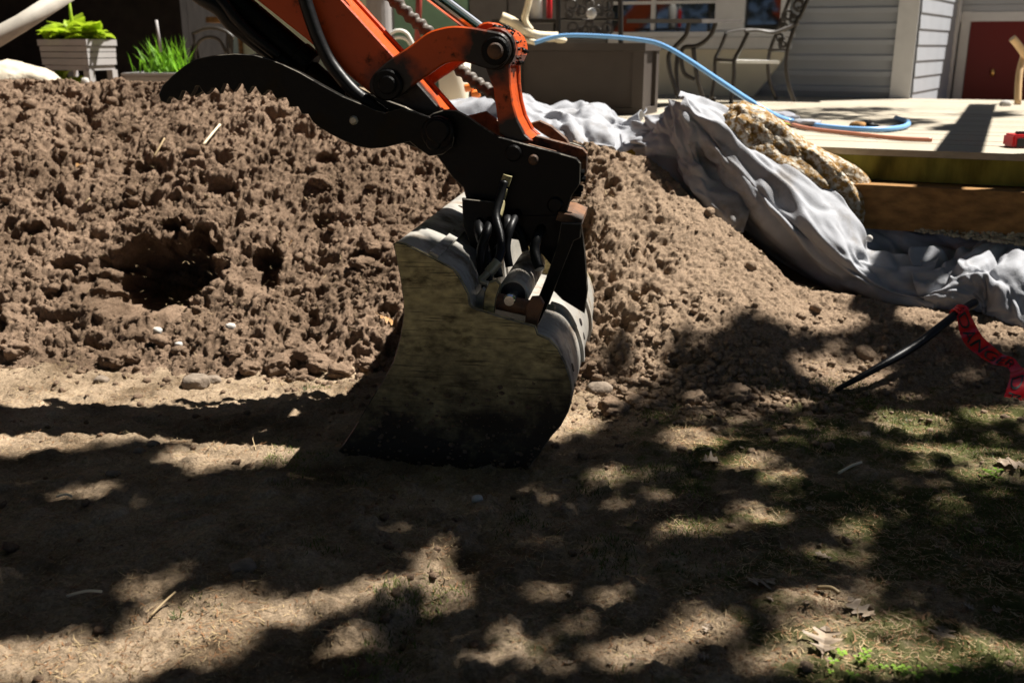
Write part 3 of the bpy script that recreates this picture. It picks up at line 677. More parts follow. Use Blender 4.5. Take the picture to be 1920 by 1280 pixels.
# hitch frame over the well
he = plate('hitch_ear', [(866, 372), (940, 380), (932, 470), (912, 566), (888, 570), (893, 490), (868, 425)], .40, .025, M['black_steel'], bk, .003)
plate('hitch_ear', [(866, 372), (940, 380), (932, 470), (922, 540), (896, 550), (893, 490), (868, 425)], .92, .025, M['black_steel'], bk, .003)
plate('strut_and_gap_shade', [(1052, 418), (1090, 420), (1088, 446), (1076, 452), (1050, 516), (1018, 598), (1004, 612), (994, 596), (1024, 520), (1044, 462)], .34, .03, M['thumb_steel'], bk, .003)
plate('strut_and_gap_shade', [(1052, 418), (1090, 420), (1097, 470), (1102, 545), (1096, 588), (1054, 562), (1038, 546), (1060, 470)], .42, .03, M['black_steel'], bk, .003)  # black sheet painting the shadow in the gap behind the strut
plate('hitch_post', [(968, 400), (1062, 400), (1056, 470), (1040, 505), (1018, 478), (996, 468), (975, 440)], .52, .26, M['black_steel'], bk, 0)
plate('hitch_post', [(880, 392), (925, 392), (922, 452), (905, 500), (888, 478)], .50, .30, M['black_steel'], bk, 0)
plate('hitch_cross', [(872, 405), (1060, 405), (1066, 440), (1040, 462), (960, 448), (884, 440)], .46, .38, M['black_steel'], bk, 0)
# tilt cylinder and its brackets
tca = B(962, 552, .17)
tcy = rod('tilt_cylinder', tca, tca + W_AX * .55, .058, M['bucket_shell'], bk, 28, .006)
rod('gland', tca - W_AX * .004, tca + W_AX * .01, .046, M['ink'], bk, 24, .002)
rod('tilt_rod', tca - W_AX * .10, tca + W_AX * .02, .024, M['chrome'], bk)
rod('clevis_pin', B(922, 562, .10), B(1002, 580, .10), .030, M['rusty'], bk, 18, .004)
plate('bracket', [(904, 590), (908, 548), (916, 530), (930, 525), (938, 534), (930, 560), (926, 596)], .06, .025, M['bucket'], bk, .003)
plate('bracket', [(984, 612), (986, 576), (996, 558), (1012, 557), (1020, 570), (1010, 600), (1005, 618)], .06, .03, M['rusty'], bk, .003)
plate('bracket', [(884, 590), (888, 560), (905, 540), (912, 548), (906, 594)], .12, .03, M['bucket_shell'], bk, .003)
c = B(1026, 575, .30); rod('bolt', c, c + Vector((.03, -.01, 0)), .011, M['fitting'], bk, 6, .002)
def fit(pxo, r, mat, name='hydraulic_fitting', tw=None):
    return tube(name, catmull([B(*q) for q in pxo], 5), r, mat, bk, 10, tw)
fit([(900, 526, .16), (912, 514, .17), (918, 508, .18)], .013, M['fitting']); fit([(916, 512, .18), (926, 500, .19), (934, 490, .20)], .019, M['fitting'], tw=lambda i, a: 1 + .12 * (i % 2))
fit([(900, 527, .15), (915, 532, .15)], .010, M['fitting'])
fit([(930, 494, .20), (940, 470, .24), (938, 440, .30), (930, 405, .36), (938, 370, .40), (946, 340, .42)], .016, M['rubber'], 'hydraulic_hose')
fit([(955, 500, .30), (950, 460, .32), (960, 420, .36), (975, 390, .52), (978, 360, .60)], .016, M['rubber'], 'hydraulic_hose')
fit([(905, 520, .26), (902, 470, .28), (915, 430, .32), (925, 395, .52), (930, 365, .60)], .018, M['rubber'], 'hydraulic_hose')
fit([(985, 470, .40), (978, 445, .42), (965, 425, .44)], .015, M['rubber'], 'hydraulic_hose')
fit([(912, 540, .22), (915, 505, .26), (910, 470, .30), (898, 430, .34), (905, 398, .52), (908, 370, .60)], .020, M['rubber'], 'hydraulic_hose')
fit([(935, 520, .28), (930, 480, .30), (946, 450, .34), (952, 415, .38), (945, 392, .52), (948, 365, .60)], .018, M['rubber'], 'hydraulic_hose')
fit([(1012, 505, .34), (1002, 470, .38), (1010, 440, .42), (1022, 412, .54), (1024, 385, .60)], .020, M['rubber'], 'hydraulic_hose')
fit([(946, 348, .435), (949, 338, .435), (952, 328, .435)], .019, M['ytag']); fit([(940, 372, .43), (943, 362, .43), (945, 353, .432)], .017, M['ytag'])
fit([(934, 405, .38), (938, 392, .40), (941, 378, .42)], .015, M['ytag'])

# ------------------------------------------------------------------ house frame (the house and deck stand turned 23 degrees)
HA = R(23); E1 = Vector((math.cos(HA), -math.sin(HA), 0)); E2 = Vector((math.sin(HA), math.cos(HA), 0))
C0 = Vector((4.14, 10.7, 0)); DZ = 0.93
def Hs(u, v, z): return C0 + E1 * u + E2 * v + Vector((0, 0, z))
def conv(px, py, v=0.0):
    d = ray(px, py); t = ((C0 - CAM).dot(E2) + v) / d.dot(E2); q = CAM + d * t
    return (q - C0).dot(E1), q.z
def hbox(name, u0, u1, v0, v1, z0, z1, mat, parent=None):
    V = [Hs(u, v, z) for z in (z0, z1) for v in (v0, v1) for u in (u0, u1)]
    return mesh(name, V, [(0, 2, 3, 1), (4, 5, 7, 6), (0, 1, 5, 4), (2, 6, 7, 3), (0, 4, 6, 2), (1, 3, 7, 5)], mat, parent)
def pbox(name, px0, px1, py0, py1, v, th_, mat, parent=None):
    pm = (px0 + px1) / 2; py = (py0 + py1) / 2
    u0 = conv(px0, py, v)[0]; u1 = conv(px1, py, v)[0]; z1 = conv(pm, py0, v)[1]; z0 = conv(pm, py1, v)[1]
    return hbox(name, u0, u1, v, v + th_, z0, z1, mat, parent)
house = thing('house', Hs(0, 0, DZ), 'grey lap sided house with white trim, bay window and red door behind the deck', 'house')
hbox('wall', -11, 0, .04, .3, .3, 3.25, M['siding'], house)
# lap siding boards, front wall right of the bay
def board(name, ua, ub, z, h, parent):
    a0, a1 = .036, .010
    pr_ = [(.04, z), (-.010, z), (-.006, z + h * .30), (.016, z + h * .42), (.034, z + h), (.04, z + h)]
    V = [Hs(u, v, zz) for u in (ua, ub) for v, zz in pr_]; n_ = len(pr_)
    return mesh(name, V, [(k, (k + 1) % n_, n_ + (k + 1) % n_, n_ + k) for k in range(n_)] + [tuple(range(n_))[::-1], tuple(range(n_, 2 * n_))], M['siding'], parent)
ub = conv(1676, 100)[0]; ua = conv(1240, 100)[0]; hb = .160
b0 = board('siding_board', ua, ub, DZ - .1, hb, house)
for k in range(1, 15):
    c = b0.copy(); COL.objects.link(c); c.location = Vector((0, 0, k * hb))
hbox('corner_trim', ub, .015, -.024, .3, .3, 3.25, M['trim'], house)
# return wall to the entry, boards along it, and the entry wall with its red door
SW = R(32); S1 = Vector((math.sin(SW), math.cos(SW), 0)); SN = Vector((math.cos(SW), -math.sin(SW), 0)); SL = 2.28
s0 = Hs(0.02, 0.02, 0)
def sboard(z, h):
    def q(a, d, zz): return s0 + S1 * a + SN * d + Vector((0, 0, zz))
    V = [q(.06, 0, z), q(SL, 0, z), q(SL, .014, z), q(.06, .014, z), q(.06, 0, z + h), q(SL, 0, z + h), q(SL, .004, z + h), q(.06, .004, z + h)]
    return mesh('siding_board', V, [(0, 1, 2, 3), (4, 7, 6, 5), (3, 2, 6, 7), (0, 4, 5, 1), (0, 3, 7, 4), (1, 5, 6, 2)], M['siding'], house)
s_b = sboard(DZ - .1, hb)
for k in range(1, 9):
    c = s_b.copy(); COL.objects.link(c); c.location = Vector((0, 0, k * hb))
q0 = s0; q1 = s0 + S1 * SL
mesh('return_wall', [q0 - SN * .02 + Vector((0, 0, .3)), q1 - SN * .02 + Vector((0, 0, .3)), q1 - SN * .02 + Vector((0, 0, 3.25)), q0 - SN * .02 + Vector((0, 0, 3.25)),
     q0 - SN * .15 + Vector((0, 0, .3)), q1 - SN * .15 + Vector((0, 0, .3)), q1 - SN * .15 + Vector((0, 0, 3.25)), q0 - SN * .15 + Vector((0, 0, 3.25))],
     [(0, 1, 2, 3), (7, 6, 5, 4), (0, 4, 5, 1), (3, 2, 6, 7), (0, 3, 7, 4), (1, 5, 6, 2)], M['siding'], house)
EV = 2.2
pbox('entry_wall', 1768, 2500, -160, 215, EV + .1, .2, M['siding'], house)
for k in range(4):
    pbox('siding_board', 1776, 2100, -34 + k * 14, -21 + k * 14, EV + .06, .05 - .005 * (k % 2), M['siding'], house)
pbox('door_frame', 1795, 1812, 22, 190, EV + .05, .04, M['trim'], house); pbox('door_frame', 1795, 2030, 22, 40, EV + .048, .04, M['trim'], house)
dr = pbox('door', 1812, 2010, 40, 195, EV + .07, .04, M['door_red'], house)
kn = bmesh.new(); bmesh.ops.create_uvsphere(kn, u_segments=12, v_segments=8, radius=.035)
uk, zk = conv(1861, 137, EV); bmesh.ops.scale(kn, vec=(.7, 1, 1.4), verts=kn.verts); bmesh.ops.translate(kn, vec=Hs(uk, EV + .04, zk), verts=kn.verts); bm_obj('door_knob', kn, M['brass'], dr, True)
d0 = Hs(*[conv(1786, 30, EV - .2)[0], EV - .2, 0]); d1 = Hs(conv(1776, 185, EV)[0], EV + .02, 0)
tube('downspout', [Vector((d1.x, d1.y, 2.6)), Vector((d1.x, d1.y, 1.75)), Vector((d1.x - .01, d1.y, 1.6)), Vector((d1.x - .02, d1.y, .6))], .042, M['trim'], house, 10)
# bay window
pbox('glass', 1150, 1345, -200, 60, -.16, .02, M['glass'], house); pbox('glass', 1402, 1472, -200, 58, -.155, .02, M['glass'], house)
pbox('window_frame', 1346, 1402, -200, 64, -.22, .10, M['trim'], house); pbox('window_frame', 1470, 1486, -200, 60, -.21, .09, M['trim'], house)
pbox('window_frame', 1224, 1232, -200, 58, -.2, .04, M['trim'], house); pbox('mullion', 1150, 1345, 2, 8, -.19, .03, M['trim'], house)
pbox('sill', 1140, 1484, 60, 70, -.26, .3, M['trim'], house); pbox('sill_band', 1140, 1480, 71, 92, -.18, .22, M['trim'], house)
ap = [(1140, 93), (1476, 93), (1462, 118), (1410, 184), (1140, 184)]
prism('lower_panel', [Hs(conv(x, y, -.12)[0], -.12, conv(x, y, -.12)[1]) for x, y in ap], E2 * .13, M['cream'], house, 0)  # lit wall patch painted cream; slanted corner follows the shadow edge
# panels of the rear wall further left
pbox('panel', 880, 950, -200, 190, -.02, .05, M['greypanel'], house); pbox('panel', 953, 1138, -200, 190, -.022, .05, M['greypanel'], house)
pbox('green_door', 738, 876, -200, 190, -.04, .06, M['green_wall'], house)
pbox('panel', 446, 690, -200, 190, -.03, .05, M['pale_green'], house)
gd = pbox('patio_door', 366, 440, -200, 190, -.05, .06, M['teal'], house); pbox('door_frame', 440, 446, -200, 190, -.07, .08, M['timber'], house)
pbox('panel', 300, 366, -200, 190, -.045, .06, M['brown_wall'], house)
for k in range(9): pbox('siding_board', 338, 364, -60 + k * 12, -50 + k * 12, -.065, .02, M['brown_wall'], house)
# low roof with a shallow eave
mesh('roof', [Hs(-11, -.18, 3.25), Hs(.2, -.18, 3.25), Hs(.2, 4.5, 4.6), Hs(-11, 4.5, 4.6), Hs(-11, -.18, 3.33), Hs(.2, -.18, 3.33), Hs(.2, 4.5, 4.7), Hs(-11, 4.5, 4.7)],
     [(0, 3, 2, 1), (4, 5, 6, 7), (0, 1, 5, 4), (1, 2, 6, 5), (2, 3, 7, 6), (3, 0, 4, 7)], M['greypanel'], house)
# dark shed added to fill the black area at the far left
sh = thing('shed', P(120, 170, 10.2), 'near black shed wall added for the dark area behind the lettuce planter', 'shed')
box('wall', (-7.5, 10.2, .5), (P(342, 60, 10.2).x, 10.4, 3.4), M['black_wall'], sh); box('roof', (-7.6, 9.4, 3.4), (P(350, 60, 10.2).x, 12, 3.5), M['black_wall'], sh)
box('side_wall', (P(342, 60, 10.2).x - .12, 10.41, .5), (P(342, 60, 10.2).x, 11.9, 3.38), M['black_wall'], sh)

# ------------------------------------------------------------------ deck
VF = -5.77
deck = thing('deck', Hs(0, VF, DZ), 'sun bleached timber deck with mossy front timber beside the house', 'deck')
bw = .142; nb = int((0.06 - VF) / bw); 
V = [Hs(u, VF + v, DZ + z) - Vector((0, 0, 0)) for z in (-.035, 0) for v in (0, bw - .004) for u in (-3.6, 6)]
db = mesh('board', V, [(0, 2, 3, 1), (4, 5, 7, 6), (0, 1, 5, 4), (2, 6, 7, 3), (0, 4, 6, 2), (1, 3, 7, 5)], M['deck'], deck)
for k in range(1, nb):
    c = db.copy(); COL.objects.link(c); c.location = E2 * (bw * k) + Vector((0, 0, random.uniform(-.0015, .0015)))
hbox('frame', -3.55, 5.95, VF + .15, .05, .3, DZ - .04, M['timber'], deck)
hbox('fascia_timber', -3.6, 6, VF + .012, VF + .14, DZ - .165, DZ - .037, M['mosstimber'], deck)
hbox('ledge_timber', -3.6, 6, VF - .17, VF + .14, DZ - .40, DZ - .17, M['timber'], deck)
# bank under and behind the deck
bank = struct(mesh('bank', [Hs(-9, VF + .3, .30), Hs(7, VF + .3, .30), Hs(7, .02, .80), Hs(-9, .02, .80), Hs(-9, VF - .5, .02), Hs(7, VF - .5, .02)], [(4, 5, 1, 0), (0, 1, 2, 3)], M['soil']))
# porch beam over the deck (out of frame), carried by a post: it lays the straight shadow strip on the boards
bmz = DZ + 2.35
def sh_off(z): return Vector((SUN.x / SUN.z * z, SUN.y / SUN.z * z, 0))
s_a = G(1852, 190, DZ) + sh_off(2.35); s_b2 = G(1806, 292, DZ) + sh_off(2.35)
pb = thing('porch_beam', Vector((s_b2.x, s_b2.y, DZ)), 'brown timber porch beam on a post over the right end of the deck', 'beam')
dirb = (s_a - s_b2).normalized(); nb_ = Vector((dirb.y, -dirb.x, 0)) * .085
e_a = s_a - dirb * .55; e_b = s_b2 - dirb * .25
V = [Vector((q.x, q.y, bmz + z)) for z in (0, .16) for q in (e_b - nb_, e_b + nb_, e_a + nb_, e_a - nb_)]
mesh('beam', V, [(3, 2, 1, 0), (4, 5, 6, 7), (0, 1, 5, 4), (1, 2, 6, 5), (2, 3, 7, 6), (3, 0, 4, 7)], M['timber'], pb)
for q in (e_b + dirb * .1,): box('post', (q.x - .06, q.y - .06, DZ), (q.x + .06, q.y + .06, bmz), M['timber'], pb)

# ------------------------------------------------------------------ geotextile sheets
def loft(name, rows, mat, parent, amp, seed, nu=7, nv=7, fx=9.0, fy=3.0, thick=.004):
    n = len(rows[0]); R3 = [catmull([P(*q) for q in row], nu) for row in rows]
    cols = [catmull([r_[i] for r_ in R3], nv) for i in range(len(R3[0]))]
    nU = len(cols); nV = len(cols[0])
    A = np.array([[q[:] for q in c_] for c_ in cols])
    du = np.gradient(A, axis=0); dv = np.gradient(A, axis=1); nn = np.cross(du, dv); nn /= np.linalg.norm(nn, axis=2, keepdims=True) + 1e-9
    U, Vv = np.meshgrid(np.linspace(0, 1, nU), np.linspace(0, 1, nV), indexing='ij')
    uu = U * fx + 1.1 * fbm(U * 3, Vv * 3, seed + 9, 3); vv2 = Vv * fy + 1.1 * fbm(U * 3 + 4, Vv * 3, seed + 11, 3)
    w = fbm(uu, vv2, seed, 2); r1 = 1 - np.abs(fbm(uu * .9 + 3, vv2 * .9, seed + 3, 1)) ** .7 * 2.0; r2 = 1 - np.abs(fbm(uu * 2.3, vv2 * 2.3 + 5, seed + 5, 2)) * 2.2
    A = A + nn * (amp * (0.8 * w + 0.9 * (r1 - .5) + .28 * (r2 - .5)))[..., None]
    Fc = grid_faces(nV, nU)
    o = np_mesh(name, A.reshape(-1, 3), Fc, mat, parent, True)
    sd = o.modifiers.new('sub', 'SUBSURF'); sd.levels = 1; sd.render_levels = 1
    so = o.modifiers.new('sol', 'SOLIDIFY'); so.thickness = thick
    return o
gt = thing('geotextile_sheet', P(1480, 520, 4.9), 'pale grey geotextile fabric draped and folded along the bank from mound to caution tape', 'fabric')
A_rows = [[(1272, 187, 5.60), (1330, 203, 5.55), (1390, 243, 5.47), (1460, 293, 5.36), (1530, 343, 5.26), (1590, 405, 5.15), (1632, 460, 5.05), (1690, 495, 4.97), (1745, 515, 4.92)],
          [(1268, 189, 5.45), (1324, 220, 5.38), (1374, 268, 5.30), (1434, 322, 5.2), (1505, 384, 5.1), (1565, 438, 5.0), (1615, 488, 4.92), (1680, 522, 4.85), (1745, 533, 4.82)],
          [(1276, 198, 5.38), (1318, 240, 5.3), (1356, 290, 5.2), (1412, 350, 5.1), (1476, 412, 5.0), (1540, 468, 4.92), (1602, 513, 4.85), (1670, 548, 4.78), (1750, 560, 4.74)],
          [(1279, 220, 5.40), (1318, 275, 5.34), (1352, 332, 5.27), (1408, 398, 5.18), (1474, 458, 5.08), (1540, 508, 4.99), (1600, 544, 4.91), (1670, 566, 4.82), (1750, 571, 4.76)],
          [(1283, 228, 5.55), (1322, 288, 5.52), (1358, 350, 5.45), (1414, 420, 5.36), (1480, 482, 5.26), (1545, 528, 5.15), (1605, 558, 5.05), (1672, 574, 4.95), (1752, 577, 4.88)]]
loft('ridge_fold', A_rows, M['fabric'], gt, .075, 3, 14, 14, 2.2, 3.8)
B_rows = [[(1190, 238, 5.85), (1225, 222, 5.68), (1258, 194, 5.55), (1282, 198, 5.44), (1306, 235, 5.40), (1332, 275, 5.38)],
          [(1194, 255, 5.80), (1228, 248, 5.55), (1256, 240, 5.42), (1282, 255, 5.35), (1312, 290, 5.33), (1350, 320, 5.38)],
          [(1200, 275, 5.76), (1233, 275, 5.5), (1263, 285, 5.38), (1288, 305, 5.31), (1318, 335, 5.29), (1365, 352, 5.32)],
          [(1208, 292, 5.72), (1243, 302, 5.47), (1275, 328, 5.35), (1302, 354, 5.27), (1328, 380, 5.23), (1405, 372, 5.24)],
          [(1215, 310, 5.68), (1255, 335, 5.44), (1290, 372, 5.31), (1318, 402, 5.21), (1348, 432, 5.15), (1392, 440, 5.13)]]
loft('hanging_flap', B_rows, M['fabric'], gt, .070, 17, 14, 12, 4.5, 1.3)
C_rows = [[(1722, 515, 4.97), (1770, 495, 4.97), (1800, 485, 5.0), (1850, 470, 5.0), (1895, 453, 5.0), (1940, 460, 5.0), (2030, 480, 5)],
          [(1725, 530, 4.86), (1775, 506, 4.84), (1820, 494, 4.85), (1860, 480, 4.85), (1900, 474, 4.85), (1950, 500, 4.85), (2030, 520, 4.85)],
          [(1720, 550, 4.78), (1770, 535, 4.74), (1815, 513, 4.70), (1850, 512, 4.7), (1890, 530, 4.66), (1935, 560, 4.66), (2030, 580, 4.7)],
          [(1735, 562, 4.75), (1780, 552, 4.70), (1825, 552, 4.74), (1860, 562, 4.72), (1890, 585, 4.64), (1930, 612, 4.6), (2030, 640, 4.55)],
          [(1750, 574, 4.8), (1790, 568, 4.76), (1835, 573, 4.76), (1865, 584, 4.74), (1895, 606, 4.66), (1935, 632, 4.62), (2030, 660, 4.55)]]
loft('bunched_end', C_rows, M['fabric'], gt, .075, 29, 14, 12, 4.2, 2.8)
D_rows = [[(820, 178, 7.0), (900, 186, 6.8), (975, 176, 6.55), (1030, 198, 6.5), (1090, 204, 6.5), (1130, 202, 6.5), (1165, 225, 6.4), (1215, 210, 6.3)],
          [(820, 205, 6.7), (900, 212, 6.5), (970, 193, 6.3), (1020, 214, 6.3), (1080, 214, 6.3), (1120, 211, 6.3), (1160, 228, 6.25), (1205, 222, 6.1)],
          [(830, 225, 6.4), (900, 235, 6.3), (970, 222, 6.15), (1020, 230, 6.2), (1070, 234, 6.2), (1120, 230, 6.1), (1160, 242, 6.15), (1202, 235, 6.0)],
          [(840, 248, 6.2), (900, 258, 6.1), (980, 248, 6.0), (1030, 252, 6.0), (1080, 238, 5.92), (1135, 248, 5.88), (1160, 262, 5.95), (1197, 255, 5.9)],
          [(850, 275, 6.05), (920, 285, 5.95), (990, 282, 5.85), (1050, 282, 5.78), (1090, 278, 5.72), (1145, 280, 5.7), (1165, 292, 5.75), (1205, 290, 5.72)]]
ob = thing('geotextile_bunch', P(1060, 285, 5.8), 'bunched pale grey fabric behind the orange link at the foot of the brown planter', 'fabric')
loft('folds', D_rows, M['fabric'], ob, .045, 41, 12, 12, 8, 4)
L_rows = [[(1590, 400, 5.36), (1660, 412, 5.30), (1740, 428, 5.20), (1830, 446, 5.11), (1920, 460, 5.03), (2030, 474, 4.95)],
          [(1600, 440, 5.22), (1670, 455, 5.17), (1740, 465, 5.1), (1830, 475, 5.04), (1920, 490, 4.98), (2030, 500, 4.92)],
          [(1625, 490, 5.15), (1690, 520, 5.05), (1750, 530, 5.02), (1830, 520, 5.0), (1920, 530, 4.97), (2030, 540, 4.97)]]
ln = loft('pond_liner', L_rows, M['liner'], None, .04, 55, 8, 10, 7, 2); tag(ln, 'dark grey liner sheet in the shade below the deck timbers', 'liner')
# gravel strip under the ledge timber
gpos = []; 
for k in range(900):
    px = random.uniform(1715, 2020); py = 405 + (px - 1700) * .135 + random.uniform(-8, 26); gpos.append(P(px, py, 5.17 - (px - 1700) * .00085 - (py - 420) * .003))
V, Fc = scatter(pr2, np.array([q[:] for q in gpos]), np.random.default_rng(3).uniform(.007, .017, 900), 8)
gv = np_mesh('gravel', V, Fc, M['gravel']); tag(gv, 'strip of small tan gravel at the base of the deck timbers', 'gravel', kind='stuff')

# ------------------------------------------------------------------ rocks and stones
def rock(name, c, ax, sz, seed, mat, rough=.18, sub=4, flat=None):
    bm = bmesh.new(); bmesh.ops.create_icosphere(bm, subdivisions=sub, radius=1)
    X = ax[0].normalized(); Y = (ax[1] - X * ax[1].dot(X)).normalized(); Z = X.cross(Y)
    co = np.array([v.co[:] for v in bm.verts])
    d = rough * fbm(co[:, 0] * 1.7 + seed, co[:, 1] * 1.7 + co[:, 2] * 1.3, seed, 3) * 1.6 + rough * .7 * fbm(co[:, 0] * 6 + co[:, 2] * 5, co[:, 1] * 6 - co[:, 2] * 4 + seed, seed + 5, 4)
    for v, dd in zip(bm.verts, d):
        k = v.co * (1 + dd); k = Vector((math.copysign(abs(k.x) ** .8, k.x), math.copysign(abs(k.y) ** .8, k.y), math.copysign(abs(k.z) ** .8, k.z)))
        v.co = c + X * (k.x * sz[0]) + Y * (k.y * sz[1]) + Z * (k.z * sz[2])
    return bm_obj(name, bm, mat, None, True)
mr = rock('mossy_rock', P(1484, 316, 5.40), (Vector((.80, -.12, -.50)), Vector((0, 1, .1))), (.47, .18, .19), 3, M['rock'], .2, 5)
tag(mr, 'orange lichen crusted boulder leaning against the deck front above the fabric', 'rock')
pr = rock('pale_rock', P(20, 160, 7.4), (Vector((1, 0, -.22)), Vector((0, 1, 0))), (.34, .25, .17), 8, M['palerock'], .25, 4)
tag(pr, 'cream boulder on the mound crest at the left edge below the leaning post', 'rock')
STN = [(190, 716, .028, 'stone', 'dark egg shaped stone on bare ground left of the arm shadow'),
       (368, 722, .050, 'stone', 'large rounded brown stone at the foot of the mound left of bucket'),
       (400, 716, .030, 'stone', 'smaller brown stone touching the large rounded stone at the mound foot'),
       (895, 937, .016, 'whitestone', 'small pale stone in the shade just below the bucket'),
       (262, 848, .018, 'stone', 'small grey stone half buried on the sunlit strip left of bucket'),
       (288, 836, .020, 'stone', 'flat grey stone beside the straw on the sunlit strip left of bucket'),
       (212, 892, .020, 'stone', 'grey stone in shade below the sunlit strip at left'),
       (1125, 737, .050, 'stone', 'pale blocky clod of stone at the foot of the mound right of bucket'),
       (455, 1070, .032, 'stone', 'dim flat stone in the shaded foreground left of centre'),
       (432, 614, .020, 'whitestone', 'pale grey pebble on the mound below the dark hole'),
       (335, 647, .016, 'whitestone', 'white pebble on the mound below and left of the dark hole'),
       (295, 622, .022, 'whitestone', 'pale flat pebble on the mound directly under the dark hole')]
def ground_hit(px, py):
    d = ray(px, py); t0, t1 = 1.2, 9.0
    for n_ in (260, 40):
        t = np.linspace(t0, t1, n_); hit = (CAM_H + d.z * t) < surf(d.x * t, d.y * t)
        k = int(np.argmax(hit)) if hit.any() else n_ - 1
        t0, t1 = t[max(k - 1, 0)], t[k]
    return CAM + d * float(t1)
for i, (px, py, s_, mt, lb) in enumerate(STN):
    q = ground_hit(px, py)
    o = rock('stone' if mt == 'stone' else 'pebble', q + Vector((0, 0, s_ * .25)), (Vector((1, .3 * math.sin(i), 0)), Vector((0, 1, 0))), (s_ * 1.2, s_, s_ * .8), 20 + i, M[mt], .14, 3)
    tag(o, lb, 'stone' if mt == 'stone' else 'pebble')
CLB = ['rough soil clod at the mound foot, leftmost of the row left of the bucket', 'flat soil clod lying lowest in front of the mound left of the bucket', 'big soil clod in the middle of the row left of the bucket', 'soil clod of the row nearest the bucket edge', 'small soil clod just left of the row at the mound foot', 'broad dark undercut clod on the bare ground at left', 'smaller clod touching the broad undercut clod at left', 'soil clod on the mound just right below the dark hole', 'soil clod one step up the mound above the row left of the bucket', 'soil clod half hidden behind the lower left bucket edge', 'rough clod on the ground right of the bucket back', 'second clod right of the bucket back, nearer the mound', 'big clod in shade at the foot of the right slope', 'clod in shade left of the biggest one at the right slope', 'soil clod at the left edge of the mound foot', 'soil clod on the mound close left of the bucket top', 'upper of the clods on the mound left of the bucket top', 'soil clod high on the mound under the thumb']
CL = [(520, 690, .050), (560, 712, .042), (600, 688, .055), (640, 704, .048), (470, 694, .036), (215, 678, .05), (250, 674, .035), (440, 668, .03), (575, 668, .045), (690, 690, .04), (1150, 772, .045), (1190, 760, .035), (1380, 745, .05), (1300, 752, .04), (30, 660, .05), (680, 500, .05), (705, 470, .04), (600, 345, .045)]
for i, (px, py, s_) in enumerate(CL):
    q = ground_hit(px, py); o = rock('soil_clod', q + Vector((0, 0, s_ * .3)), (Vector((1, .5 * math.sin(i * 2.1), .2 * math.cos(i))), Vector((0, 1, .2))), (s_ * 1.25, s_, s_ * .75), 120 + i, M['soil'], .34, 4)
    tag(o, CLB[i], 'clod', 'large soil clods around the mound')
# ------------------------------------------------------------------ caution tape on a black pipe
stk = tube('black_pipe', catmull([ground_hit(1566, 735) + Vector((0, 0, .01)), P(1640, 692, 4.12), P(1720, 645, 4.26), P(1795, 588, 4.42), P(1828, 567, 4.50)], 6), [.010 + .010 * min(1, i / 10) for i in range(25)], M['rubber'], None, 12)
tag(stk, 'bent black plastic pipe sticking out of the bank with red tape tied on it', 'pipe')
tp = [((1794, 592), (1812, 576), 4.36), ((1799, 622), (1828, 606), 4.32), ((1811, 647), (1842, 630), 4.29), ((1834, 666), (1861, 648), 4.26), ((1860, 682), (1879, 663), 4.23), ((1884, 687), (1901, 671), 4.20), ((1893, 694), (1913, 686), 4.16), ((1893, 708), (1925, 697), 4.11), ((1885, 735), (1924, 727), 4.04), ((1883, 754), (1928, 760), 4.00), ((1912, 764), (1980, 772), 3.96)]
tl = catmull([P(*a, y) for a, b, y in tp], 5); tr_ = catmull([P(*b, y) for a, b, y in tp], 5)
tape = thing('caution_tape', P(1900, 770, 4.2), 'red caution tape with black lettering hanging from the black pipe', 'tape')
V = []; 
for i, (a, b) in enumerate(zip(tl, tr_)):
    m_ = (a + b) / 2 + Vector((0, .006 * math.sin(i * .9), .004 * math.cos(i * 1.3)))
    V += [a, m_, b]
rib = mesh('ribbon', V, [f for i in range(len(tl) - 1) for f in ((i * 3, i * 3 + 1, i * 3 + 4, i * 3 + 3), (i * 3 + 1, i * 3 + 2, i * 3 + 5, i * 3 + 4))], M['tape'], tape, True)
def rib_pt(u, v):
    i = min(int(u), len(tl) - 2); f = u - i
    def q(k):
        a, m_, b = Vector(V[k * 3]), Vector(V[k * 3 + 1]), Vector(V[k * 3 + 2]); return a.lerp(m_, v * 2) if v < .5 else m_.lerp(b, v * 2 - 1)
    p_ = q(i).lerp(q(i + 1), f); return p_ + (CAM - p_).normalized() * .004
def lettering(txt, u0, u1, v0, v1):
    cu = bpy.data.curves.new('lettering', 'FONT'); cu.body = txt; cu.resolution_u = 3
    to = bpy.data.objects.new('lettering', cu); COL.objects.link(to)
    me = bpy.data.meshes.new_from_object(to.evaluated_get(bpy.context.evaluated_depsgraph_get())); bpy.data.objects.remove(to)
    bm = bmesh.new(); bm.from_mesh(me); bmesh.ops.subdivide_edges(bm, edges=[e for e in bm.edges if e.calc_length() > .12], cuts=3); bmesh.ops.triangulate(bm, faces=bm.faces)
    xs_ = [v.co.x for v in bm.verts]; ys_ = [v.co.y for v in bm.verts]; x0, x1, y0, y1 = min(xs_), max(xs_), min(ys_), max(ys_)
    for v in bm.verts: v.co = rib_pt(u0 + (v.co.x - x0) / (x1 - x0) * (u1 - u0), v0 + (v.co.y - y0) / (y1 - y0) * (v1 - v0))
    o = bm_obj('lettering', bm, M['ink'], tape); me_ = o
    return o
lettering('DANGER', 1.0, 27.5, .14, .80); lettering('DA', 35.5, 44.5, .16, .82)
for k in range(3):
    c = P(1793 + k * 5, 590 - k * 4, 4.415); d_ = (P(1828, 567, 4.50) - P(1795, 588, 4.42)).normalized(); n1 = d_.cross(Vector((0, 0, 1))).normalized(); n2 = d_.cross(n1)
    tube('knot_loop', [c + (n1 * math.cos(a) + n2 * math.sin(a)) * .026 + d_ * (.006 * math.sin(2 * a + k)) for a in [j * math.pi / 8 for j in range(17)]], .008, M['tape'], tape, 6)

